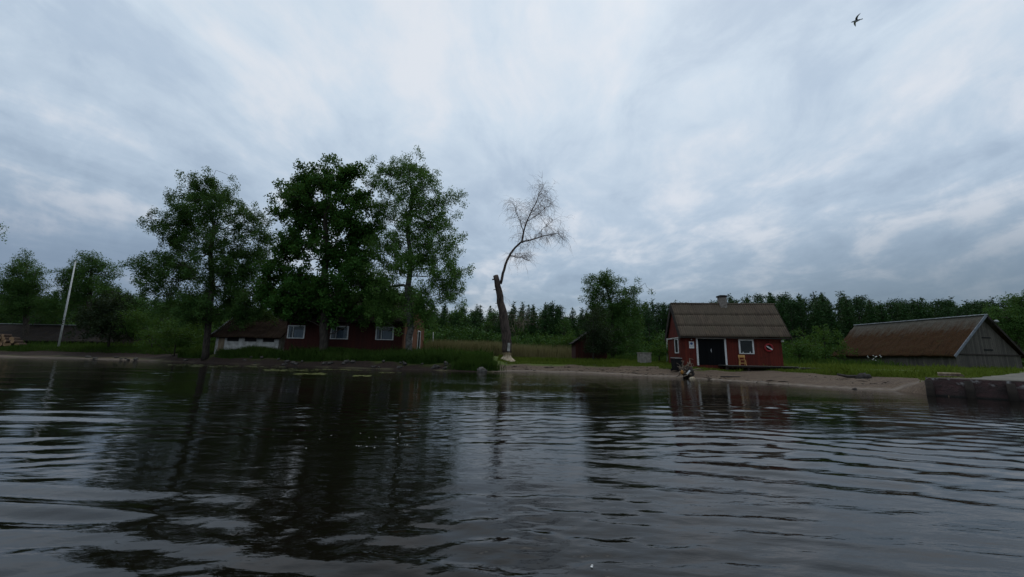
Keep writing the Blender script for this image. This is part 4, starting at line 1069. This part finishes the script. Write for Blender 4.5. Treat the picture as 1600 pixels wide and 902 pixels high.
# ------------------------------------------------------------------ red house (left)
HG = 1.12; HS = empty('red_house', (-10.21, 37.0, HG), -.08); tag(HS, 'long dark red house behind the tall trees with three white windows and a brick gable', 'house')
e3 = lambda z: z - HG
L3, W3 = 11.9, 6.2                                        # local x runs from -L3 to 0
mb = MB(); mb.box(-L3, -.17, 0, W3, -.3, e3(4.55)); mb.build('wall', M['old_red'], HS)
m, t, b = pbr('gable_brick'); co = t.add('ShaderNodeTexCoord').outputs['Object']; xyz = t.sep(co)
br = t.add('ShaderNodeTexBrick'); t.put(br.inputs['Vector'], t.comb(xyz[1], xyz[2], 0)); br.inputs['Scale'].default_value = 4.0
br.inputs['Color1'].default_value = (.21, .072, .026, 1); br.inputs['Color2'].default_value = (.14, .045, .018, 1); br.inputs['Mortar'].default_value = (.09, .05, .035, 1); br.inputs['Mortar Size'].default_value = .012
t.put(b.inputs['Base Color'], br.outputs[0]); b.inputs['Roughness'].default_value = .9
gbl = MB(); gbl.prism_x([(0, -.3), (W3, -.3), (W3, e3(4.55)), (W3 / 2, e3(7.25)), (0, e3(4.55))], -.167, 0); gb = gbl.build('gable', m, HS)
mb = MB(); mb.prism_x([(0, e3(4.552)), (W3, e3(4.552)), (W3 / 2, e3(7.25))], -L3, -L3 + .15); mb.build('gable', M['old_red'], HS)
mb = MB(); tt = .16
for sgn in (0, 1):
    ye = -.55 if not sgn else W3 + .55; ze = e3(4.10)
    mb.addv([(-L3 - .4, ye, ze), (.45, ye, ze), (.45, W3 / 2, e3(7.38)), (-L3 - .4, W3 / 2, e3(7.38)), (-L3 - .4, ye, ze + tt), (.45, ye, ze + tt), (.45, W3 / 2, e3(7.38) + tt), (-L3 - .4, W3 / 2, e3(7.38) + tt)],
            [(3, 2, 1, 0), (4, 5, 6, 7), (0, 1, 5, 4), (1, 2, 6, 5), (2, 3, 7, 6), (3, 0, 4, 7)])
mb.build('roof', simple('house_roof', (.075, .055, .045), (.035, .028, .024), 3, .9, .02), HS)
for (ua, ub) in ((-11.72, -9.98), (-7.33, -5.56), (-2.80, -1.06)):
    window(HS, ua + .1, ub - .1, e3(2.50), e3(3.66), -.003, [(.36, .96, .74), (.03, .12, .97)], [.30], .12)  # bluish curtains cut low, also imitating sky and foliage reflected in the panes
for (ya, yb, za, zb) in ((1.5, 2.0, 2.2, 3.6), (3.9, 4.6, 1.6, 3.7)):   # narrow windows and door in the brick gable
    f_ = MB(); f_.box(.002, .06, ya, ya + .12, e3(za), e3(zb)); f_.box(.002, .06, yb + .12, yb + .24, e3(za), e3(zb)); f_.box(.002, .056, ya + .12, yb + .12, e3(zb) - .12, e3(zb)); f_.box(.002, .056, ya + .12, yb + .12, e3(za), e3(za) + .12)
    f_ = f_.build('window', M['white'], HS); mb = MB(); mb.box(.002, .03, ya + .12, yb + .12, e3(za) + .12, e3(zb) - .12); mb.build('pane', M['black'], f_)
dd_ = MB(); dd_.box(.003, .05, 4.0, 4.75, -.0, e3(1.58)); dd_.build('white_panel', M['white'], HS)
wl_ = empty('wall_lamp', (HS.location.x + .35, HS.location.y + .55, 3.45)); 
bpy.data.objects.remove(wl_)

# white shed
SX, SY = -23.3, 38.9; SG = 1.12; SH = empty('white_shed', (SX, SY, SG), -.02); tag(SH, 'low white shed with a heavy brown mossy roof beside the red house', 'shed')
e4 = lambda z: z - SG
mb = MB(); mb.box(-6.35, .05, 0, 5.0, -.3, e4(2.75)); mb.build('wall', M['dirty_white'], SH)
for gx in (-6.35, -.07):
    mb = MB(); mb.prism_x([(0, e4(2.752)), (5.0, e4(2.752)), (2.5, e4(4.95))], gx, gx + .12); mb.build('gable', M['dirty_white'], SH)
mm = moss_mat('shed_roof', e4(4.7), e4(5.3), (.070, .042, .028), (.22, .20, .18), (.032, .022, .017))
rf = thatch(SH, -6.75, .40, -.35, e4(2.62), 2.5, e4(5.10), 5.35, .14, mm, 61, x0r=-6.3, nx=90, ny=24)
mb = MB(); mb.bar((-5.0, 2.5, e4(5.17)), (.2, 2.5, e4(5.17)), .30, .06); mb.build('ridge_cap', M['pale_ridge'], rf)
mb = MB(); mb.bar((-6.8, -.36, e4(2.60)), (-6.36, 2.5, e4(5.08)), .05, .14, (0, 0, 1)); mb.build('barge_board', M['pale_ridge'], rf)
for (ua, ub) in ((-5.2, -4.0), (-3.40, -2.20), (-1.55, -.40)):
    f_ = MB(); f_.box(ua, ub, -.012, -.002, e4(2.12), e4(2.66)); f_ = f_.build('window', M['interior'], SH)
    mb = MB(); mb.box(ua - .06, ua, -.03, -.002, e4(2.06), e4(2.70)); mb.box(ub, ub + .06, -.03, -.002, e4(2.06), e4(2.70)); mb.box(ua, ub, -.028, -.002, e4(2.06), e4(2.12)); mb.build('frame', M['dirty_white'], f_)
mb = MB(); mb.box(-6.05, -5.45, -.03, -.002, -.1, e4(2.66)); mb.build('door', simple('tan_boards', (.26, .20, .13), (.16, .12, .08), 5, .9, .005, 5, (1, 1, .2)), SH)

# low dark shed (far left), woodpile, pole
DX = -57.5; DS = empty('dark_shed', (DX - 2.6, 51.0, 1.25), -.05); tag(DS, 'long low dark shed with a pale roof edge at far left', 'shed')
e5 = lambda z: z - 1.25
mb = MB(); mb.box(-13, 8.6, 0, 5, -.3, e5(2.3)); mb.build('wall', M['dark_wood'], DS)
mb = MB(); mb.prism_x([(0, e5(2.302)), (5, e5(2.302)), (2.5, e5(3.9))], 8.45, 8.6); mb.build('gable', M['dark_wood'], DS)
rf = thatch(DS, -13.4, 9.0, -.5, e5(1.95), 2.5, e5(4.15), 5.5, .12, moss_mat('dark_shed_roof', e5(4.0), e5(4.5), (.040, .032, .028), (.10, .09, .08), (.022, .019, .018)), 67, nx=120, ny=16)
mb = MB(); mb.bar((-13.4, 2.5, e5(4.22)), (9.0, 2.5, e5(4.16)), .26, .06); mb.build('ridge_cap', M['pale_ridge'], rf)
# logs: each one its own thing
lend = simple('log_end', (.42, .27, .15), (.28, .17, .09), 9, .85, .004); lbark = simple('log_bark', (.13, .085, .06), (.06, .04, .03), 8, .95, .01)
wp = at(20, 527, 48.0); wz = gz(wp[0], wp[1])
def one_log(x, y, z, r, L, rz):
    o = empty('split_log', (x, y, z), rz)
    return o
lp0 = None
rows_ = [(9, 0), (8, 1), (6, 2), (4, 3)]; k_ = 0
for nrow, lev in rows_:
    for i in range(nrow):
        x = wp[0] - 3.1 + (i + .5 * lev) * .50 + rng.normal(0, .09) + lev * .03; y = wp[1] + rng.normal(0, .15); z = wz + .22 + lev * .36 + (rng.normal(0, .03) if lev else 0)
        r_ = rng.uniform(.72, 1.1); rz = rng.normal(0, .35)
        if lp0 is None:
            lp0 = empty('firewood_log', (x, y, z), rz); tag(lp0, 'cut firewood log in the heap at the far left shore', 'log', 'logs of the firewood heap')
            mb = MB(); mb.tube([(0, -.5, 0), (0, .5, .02)], [.245, .235], 12, False); mb.build('bark', lbark, lp0, True)
            mb = MB(); mb.tube([(0, -.503, 0), (0, -.48, 0)], [.238, .238], 12); mb.build('cut_end', lend, lp0); mb = MB(); mb.tube([(0, .48, .02), (0, .503, .02)], [.228, .228], 12); mb.build('cut_end', lend, lp0)
            o = lp0
        else: o = finish_copy(lp0, (x, y, z), rz, r_)
        o.rotation_euler = (rng.normal(0, .05), rng.uniform(0, 6.28), rz)
pb, ptp = gpt(93, 535, 47.2), at(118, 409, 47.2)
PO = empty('white_pole', pb); tag(PO, 'tall thin white pole leaning right beside the far left shore', 'pole')
tp = Vector(ptp - pb); mb = MB(); mb.tube([(0, 0, -.3), tp * .5, tp], [.10, .085, .06], 10); mb.build('mast', M['white'], PO, True)
mb = MB(); mb.bar(tp * .985 + Vector((-.22, 0, 0)), tp * .985 + Vector((.12, 0, 0)), .05, .05); mb.build('crosspiece', M['white'], PO)
mb = MB(); mb.lathe([(0, 0), (.07, .02), (.06, .12), (0, .15)], 10, tuple(tp)); mb.build('cap', M['dirty_white'], PO, True)

# small red shed (centre right)
RS = empty('red_shed', (6.45, 39.0, gz(7.9, 39.5)), -.04); tag(RS, 'small windowless dark red shed half hidden by shrubs', 'shed'); rz0 = gz(7.9, 39.5)
e6 = lambda z: z - rz0
mb = MB(); mb.prism([(.05, -.2), (3.2, -.2), (3.2, e6(2.75)), (1.62, e6(3.85)), (.05, e6(2.75))], 0, 3.4); mb.build('wall', M['old_red'], RS)
mb = MB(); mb.bar((-.28, 1.6, e6(2.60)), (1.66, 1.6, e6(3.97)), 3.9, .07, (0, 0, 1)); mb.bar((3.53, 1.6, e6(2.60)), (1.59, 1.6, e6(3.97)), 3.9, .068, (0, 0, 1)); mb.build('roof', M['dark_roof'], RS)
mb = MB(); mb.box(2.1, 2.9, -.03, -.003, -.1, e6(2.6)); mb.build('door', M['old_red'], RS)
# pale box
xb = at(1007, 567, 35); BX = empty('white_box', (xb[0], xb[1], gz(xb[0], xb[1])), .05); tag(BX, 'square weathered white box on the lawn left of the boathouse', 'box')
mb = MB(); M['box_wood'] = simple('box_wood', (.36, .33, .29), (.20, .18, .155), 4, .9, .006); mb.box(-.5, .5, -.35, .35, -.05, .88); mb.build('body', M['box_wood'], BX, bevel=.01)
mb = MB(); mb.box(-.55, .55, -.40, .40, .882, .94); mb.build('lid', M['box_wood'], BX, bevel=.01)
# thin posts
def post(name, lab, u, v0, v1, Y, r, mat, top=None):
    f0 = gpt(u, v1, Y); t_ = at(u, v0, Y); o = empty(name, f0); tag(o, lab, 'post')
    mb = MB(); mb.tube([(0, 0, -.2), tuple(t_ - f0)], [r, r * .85], 8); mb.build('shaft', mat, o, True)
    if top: mb = MB(); mb.lathe([(0, -.10), (r * 1.7, -.09), (r * 1.7, .09), (0, .10)], 10, tuple((t_ - f0) * [1, 1, .45])); mb.build('band', top, o, True)
    return o
post('thin_post', 'thin wooden post with an orange band left of the boathouse', 1042, 528, 560, 36, .05, M['dirty_white'], simple('band_orange', (.5, .16, .03), None, 4, .6))
post('thin_post', 'thin pale post standing in the reeds beside the house gable', 677, 519, 538, 46, .05, M['dirty_white'])

# ------------------------------------------------------------------ quay at right
QY = empty('stone_quay', (QO[0], QO[1], 0), math.radians(-46)); tag(QY, 'dark red brown quay wall with a pale concrete top at the right edge', 'quay')
m, t, b = pbr('quay_wall'); co = t.add('ShaderNodeTexCoord').outputs['Object']
n_ = t.noise(co, 1.6, 6, .65); n2_ = t.noise(co, 7, 6, .7); zz = t.sep(co)[2]
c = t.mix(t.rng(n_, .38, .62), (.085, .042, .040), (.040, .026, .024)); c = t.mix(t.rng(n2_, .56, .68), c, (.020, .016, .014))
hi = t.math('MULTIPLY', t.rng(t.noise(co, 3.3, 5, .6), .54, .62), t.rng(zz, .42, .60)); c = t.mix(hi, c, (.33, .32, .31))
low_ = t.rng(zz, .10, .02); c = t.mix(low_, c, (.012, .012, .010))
t.put(b.inputs['Base Color'], c); b.inputs['Roughness'].default_value = .85
bp = t.add('ShaderNodeBump'); bp.inputs['Distance'].default_value = .06; t.put(bp.inputs['Height'], t.math('ADD', n_, n2_)); t.l.new(bp.outputs[0], b.inputs['Normal'])
Vq = []; nq, mq = 220, 14; Fq_ = []
for i in range(mq):
    for j in range(nq):
        x = 15.0 * j / (nq - 1); z = -.9 + 1.62 * i / (mq - 1)
        y = .10 * (vnoise(x, z, .5, 31) - .5) + .12 * (vnoise(x, z, 1.7, 32) - .5); Vq.append((x, y, z))
Fq_ = [(i * nq + j, i * nq + j + 1, (i + 1) * nq + j + 1, (i + 1) * nq + j) for i in range(mq - 1) for j in range(nq - 1)]
bse = len(Vq)
for i in range(mq):
    for j in range(30): Vq.append((.06 * (vnoise(j * .3, i * .12, .5, 33) - .5) + .05 * j / 29, 2.6 * j / 29, -.9 + 1.62 * i / (mq - 1)))
Fq_ += [(bse + i * 30 + j, bse + (i + 1) * 30 + j, bse + (i + 1) * 30 + j + 1, bse + i * 30 + j + 1) for i in range(mq - 1) for j in range(29)]
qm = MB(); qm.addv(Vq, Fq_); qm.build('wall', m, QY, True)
conc = simple('quay_concrete', (.165, .15, .122), (.085, .078, .063), 1.5, .9, .01, 6)
mb = MB(); Vt = []
nt_, mt_ = 90, 34
for i in range(mt_):
    for j in range(nt_):
        q = 24.5 * (i / (mt_ - 1)) ** 1.4; xl = 1.15 + .18 * q + .25 * (vnoise(q, q * 0, .8, 36) - .5) if i else .02; x = xl + (15 - xl) * j / (nt_ - 1); Vt.append((x, q + .04, .74 + .012 * vnoise(x, q, .7, 35) + .004 * q))
mb.addv(Vt, [(i * nt_ + j, i * nt_ + j + 1, (i + 1) * nt_ + j + 1, (i + 1) * nt_ + j) for i in range(mt_ - 1) for j in range(nt_ - 1)]); top_o = mb.build('top_slab', conc, QY, True)
md = top_o.modifiers.new('solid', 'SOLIDIFY'); md.thickness = .10; md.offset = -1
for x in (.05, 1.15, 2.2, 3.4, 4.8):
    mb = MB(); yq = -.12; mb.tube([(x, yq, -.9), (x + .02, yq, .25), (x, yq, rng.uniform(.62, .76))], [.13, .13, .11], 9); mb.build('mooring_post', M['dark_wood'], QY, True)
pk = on_z(1486, 588.5, .76); PK = empty('plank_stack', (pk[0], pk[1], .775), -.75); tag(PK, 'short stack of planks lying on the quay end', 'planks')
for k in range(3):
    mb = MB(); mb.box(-.40, .40 - .05 * k, -.14 + .02 * k, .14, .055 * k, .055 * k + .05); mb.build('plank', M['drift'] if k < 2 else M['bare_wood'], PK)

# beach things
def thing_at(mb, name, mat, u, v, label, cat, group=None, smooth=True, dz=0.0, Y=None):
    p = on_z(u, v, .2) if Y is None else at(u, v, Y); o = mb.build(name, mat, None, smooth)
    o.location = (p[0], p[1], gz(p[0], p[1]) + dz); tag(o, label, cat, group); return o
thing_at(rock(.17, 7, 10, (1.3, .8, .7)), 'dark_stone', M['dark_stone'], 930, 581, 'small black stone lying alone on the beach left of the boathouse', 'stone', dz=.05)
mb = MB(); mb.tube([(0, 0, -.3), (.01, 0, .04), (.0, .02, .10)], [.11, .11, .09], 9)
thing_at(mb, 'stump_post', M['drift_dark'], 1335, 608, 'short dark stump standing at the waterline in front of the barn', 'stump', Y=19.6)
mb = MB(); mb.tube([(-.7, .2, .22), (-.25, .05, .12), (.3, -.05, .14), (.75, .1, .20)], [.06, .09, .08, .04], 7)
thing_at(mb, 'driftwood_branch', M['drift_dark'], 1332, 589, 'dark driftwood log on the sand below the barn', 'driftwood', dz=-.03, Y=22.6)
thing_at(rock(.30, 8, 12, (1.3, .8, .8), .14), 'dark_boulder', M['dark_stone'], 1350, 591, 'dark boulder beside the driftwood log on the sand', 'boulder', dz=.08, Y=22.3)
mb = MB(); mb.tube([(-.6, 0, .06), (0, .06, .05), (.7, -.02, .07)], [.03, .045, .02], 6)
thing_at(mb, 'beach_stick', M['drift_dark'], 1140, 587, 'thin dark stick lying on the sand below the deck', 'stick', Y=26)
thing_at(rock(.34, 8, 12, (1.2, .8, .75), .12), 'shore_boulder', M['stone'], 752, 577, 'grey boulder at the tip of the reed point', 'boulder', dz=.06, Y=30.6)
thing_at(rock(.26, 8, 12, (1.5, .8, .6), .12), 'dark_boulder', M['dark_stone'], 741, 573, 'dark flat boulder among the reed roots of the point', 'boulder', dz=.1, Y=31.0)
# bank stones: countable, similar
st0 = None
for k in range(46):
    x = rng.uniform(-29, -3.2) if k < 36 else rng.uniform(-46, -29); y = np.interp(x, SHORE[:, 0], SHORE[:, 1]) + rng.uniform(.15, 1.2)
    if st0 is None:
        st0 = rock(.22, 8, 11, (1.25, .9, .7), .12).build('bank_stone', M['bank_stone'], None, True); tag(st0, 'rough stone among others on the eroded left bank', 'stone', 'stones of the eroded left bank'); o = st0
    else: o = st0.copy(); COL.objects.link(o)
    s = rng.uniform(.45, 1.15); o.location = (x, y, gz(x, y) + .03); o.rotation_euler = (rng.normal(0, .2), rng.normal(0, .2), rng.uniform(0, 6.28)); o.scale = (s, s, s)
# pebbles and bits of wrack strewn on the sand
nP = 900; X = rng.uniform(-.5, 22, nP); Y = np.interp(X, SHORE[:, 0], SHORE[:, 1]) + np.where(rng.random(nP) < .6, np.choose(rng.integers(0, 3, nP), [.8, 2.0, 3.4]) + .5 * (vnoise(X, X * 0, 2.5, 77) - .5) + rng.normal(0, .12, nP), rng.random(nP) * 6); sd = shore_dist(X, Y)
k = (sd > .1) & (vnoise(X, Y, 1.9, 78) > .42) & (sd < 3.3 + 3.5 * np.exp(-((X - 19.2) / 2.7) ** 2)); X, Y = X[k], Y[k]; Z = ground_z(X, Y)
r_ = rng.gamma(3, .009, len(X)); ax = r_ * np.where(rng.random(len(X)) < .35, rng.uniform(2.5, 7, len(X)), 1.2); an = rng.normal(2.7, .5, len(X))
oct_ = np.array([(1, 0, 0), (-1, 0, 0), (0, 1, 0), (0, -1, 0), (0, 0, 1), (0, 0, -1)], float)
Vp = np.zeros((len(X), 6, 3)); lx_, ly_ = oct_[None, :, 0] * ax[:, None], oct_[None, :, 1] * r_[:, None]
Vp[:, :, 0] = X[:, None] + lx_ * np.cos(an)[:, None] - ly_ * np.sin(an)[:, None]; Vp[:, :, 1] = Y[:, None] + lx_ * np.sin(an)[:, None] + ly_ * np.cos(an)[:, None]; Vp[:, :, 2] = Z[:, None] + .01 + oct_[None, :, 2] * r_[:, None] * .7
tri = np.array([(0, 2, 4), (2, 1, 4), (1, 3, 4), (3, 0, 4), (2, 0, 5), (1, 2, 5), (3, 1, 5), (0, 3, 5)])
Fp = (np.arange(len(X))[:, None, None] * 6 + tri[None]).reshape(-1, 3)
o = mesh_np('beach_litter', Vp.reshape(-1, 3), [Fp], leafmat('litter', (.030, .024, .019), (.10, .08, .062), (.26, .23, .19), 0, .9), None, np.repeat(rng.random(len(X)), 8)); tag(o, 'pebbles and dark bits of wrack strewn over the beach sand', 'beach litter', None, 'stuff')
# lily pads
V = []; Fs = []; tn = []
for (u, v, w_, hh, n_) in [(455, 579, 46, 2.0, 60), (484, 585, 26, 1.6, 46), (566, 588, 13, 1.0, 22), (520, 578, 30, .8, 26), (560, 579, 20, .6, 16), (350, 573, 55, 1.6, 46), (300, 571, 40, 1.2, 22), (420, 574, 30, .8, 22), (610, 583, 20, .7, 8)]:
    for _ in range(n_):
        p = on_z(u + rng.uniform(-1, 1) * w_ * .9, v + rng.normal(0, .45) * hh, 0); r_ = rng.uniform(.10, .19); a0 = rng.uniform(0, 6.28); k0 = sum(len(q) for q in V)
        ring = [(p[0] + r_ * math.cos(a0 + q), p[1] + r_ * math.sin(a0 + q), .022 + .006 * rng.random()) for q in np.linspace(.25, 6.03, 11)] + [(p[0], p[1], .020)]
        V.append(np.array(ring)); Fs.append(np.arange(12) + k0); tn.append(rng.random())
o = mesh_np('lily_pads', np.concatenate(V), [np.array(Fs)], leafmat('lily', (.13, .15, .05), (.22, .23, .09), None, .05, .35), None, tn); tag(o, 'patches of yellow green lily pads floating off the left bank', 'lily pads', None, 'stuff')
# foam flecks
V = []; Fs = []
for k in range(26):
    u, v = (rng.uniform(460, 640), rng.uniform(672, 700)) if k < 23 else ((924 + rng.normal(0, 2), 884 + rng.normal(0, 1)))
    p = on_z(u, v, .01); r_ = rng.uniform(.003, .010) if k < 23 else .005; k0 = sum(len(q) for q in V); zz_ = .012
    ii = np.argmin((WX - p[0]) ** 2 + (WY - p[1]) ** 2); zz_ = WZ.ravel()[ii] + .006
    V.append(np.array([(p[0] + r_ * 1.5 * math.cos(q), p[1] + r_ * math.sin(q), zz_) for q in np.linspace(0, 5.6, 8)])); Fs.append(np.arange(8) + k0)
o = mesh_np('foam_flecks', np.concatenate(V), [np.array(Fs)], M['white']); tag(o, 'small white foam flecks drifting on the dark water', 'foam', None, 'stuff')

# ------------------------------------------------------------------ gull
zB = 30.0
for _ in range(40):
    A, B_ = on_z(1341.5, 23, zB), on_z(1334.5, 42, zB); Ls = np.linalg.norm(A - B_)
    zB = EYE + (zB - EYE) * 1.25 / Ls
C_ = (A + B_) / 2; span = Vector(A - B_).normalized(); upv = Vector((0, 0, 1)); fw = span.cross(upv).normalized()   # flies to the right
GL = empty('flying_gull', C_); tag(GL, 'gull gliding with spread wings high in the sky at upper right', 'bird')
GL.matrix_world = Matrix.Translation(Vector(C_)) @ Matrix((fw, span, fw.cross(span))).transposed().to_4x4()
gm = simple('gull_feather', (.62, .64, .66), (.45, .47, .50), 7, .8); gdk = simple('gull_dark_wing', (.16, .18, .20), None, 5, .8)  # pale feather tone, and a darker one covering one whole wing
mb = MB(); mb.tube([(-.30, 0, 0), (-.20, 0, 0), (-.05, 0, -.01), (.10, 0, -.005), (.19, 0, .01), (.245, 0, .012), (.27, 0, .01), (.32, 0, .0)], [.012, .05, .085, .075, .045, .045, .032, .008], 12)
mb.addv([(-.26, -.03, .006), (-.26, .03, .006), (-.38, .06, .0), (-.38, -.06, .0), (-.26, -.03, -.008), (-.26, .03, -.008), (-.38, .06, -.008), (-.38, -.06, -.008)], [(0, 1, 2, 3), (7, 6, 5, 4), (0, 4, 5, 1), (1, 5, 6, 2), (2, 6, 7, 3), (3, 7, 4, 0)])
mb.build('body', gm, GL, True)
for sgn in (-1, 1):
    st_ = [(0.04, .07, .075, .0), (.20, .10, .075, .05), (.38, .07, .065, .07), (.54, .0, .048, .05), (.68, -.09, .015, .02)]   # span, leading x, half chord, z
    mb = MB(); vs = []
    for s, lx, hc, z in st_: vs += [(lx, sgn * s, z + .012), (lx - hc * 1.9, sgn * s, z), (lx - hc, sgn * s, z - .012)]
    fs = []
    for i in range(len(st_) - 1):
        for a in range(3): fs.append((i * 3 + a, i * 3 + (a + 1) % 3, (i + 1) * 3 + (a + 1) % 3, (i + 1) * 3 + a))
    fs += [(0, 1, 2), (12, 14, 13)]; mb.addv(vs, fs); mb.build('wing', gm if sgn < 0 else gdk, GL)
bpy.context.view_layer.update()
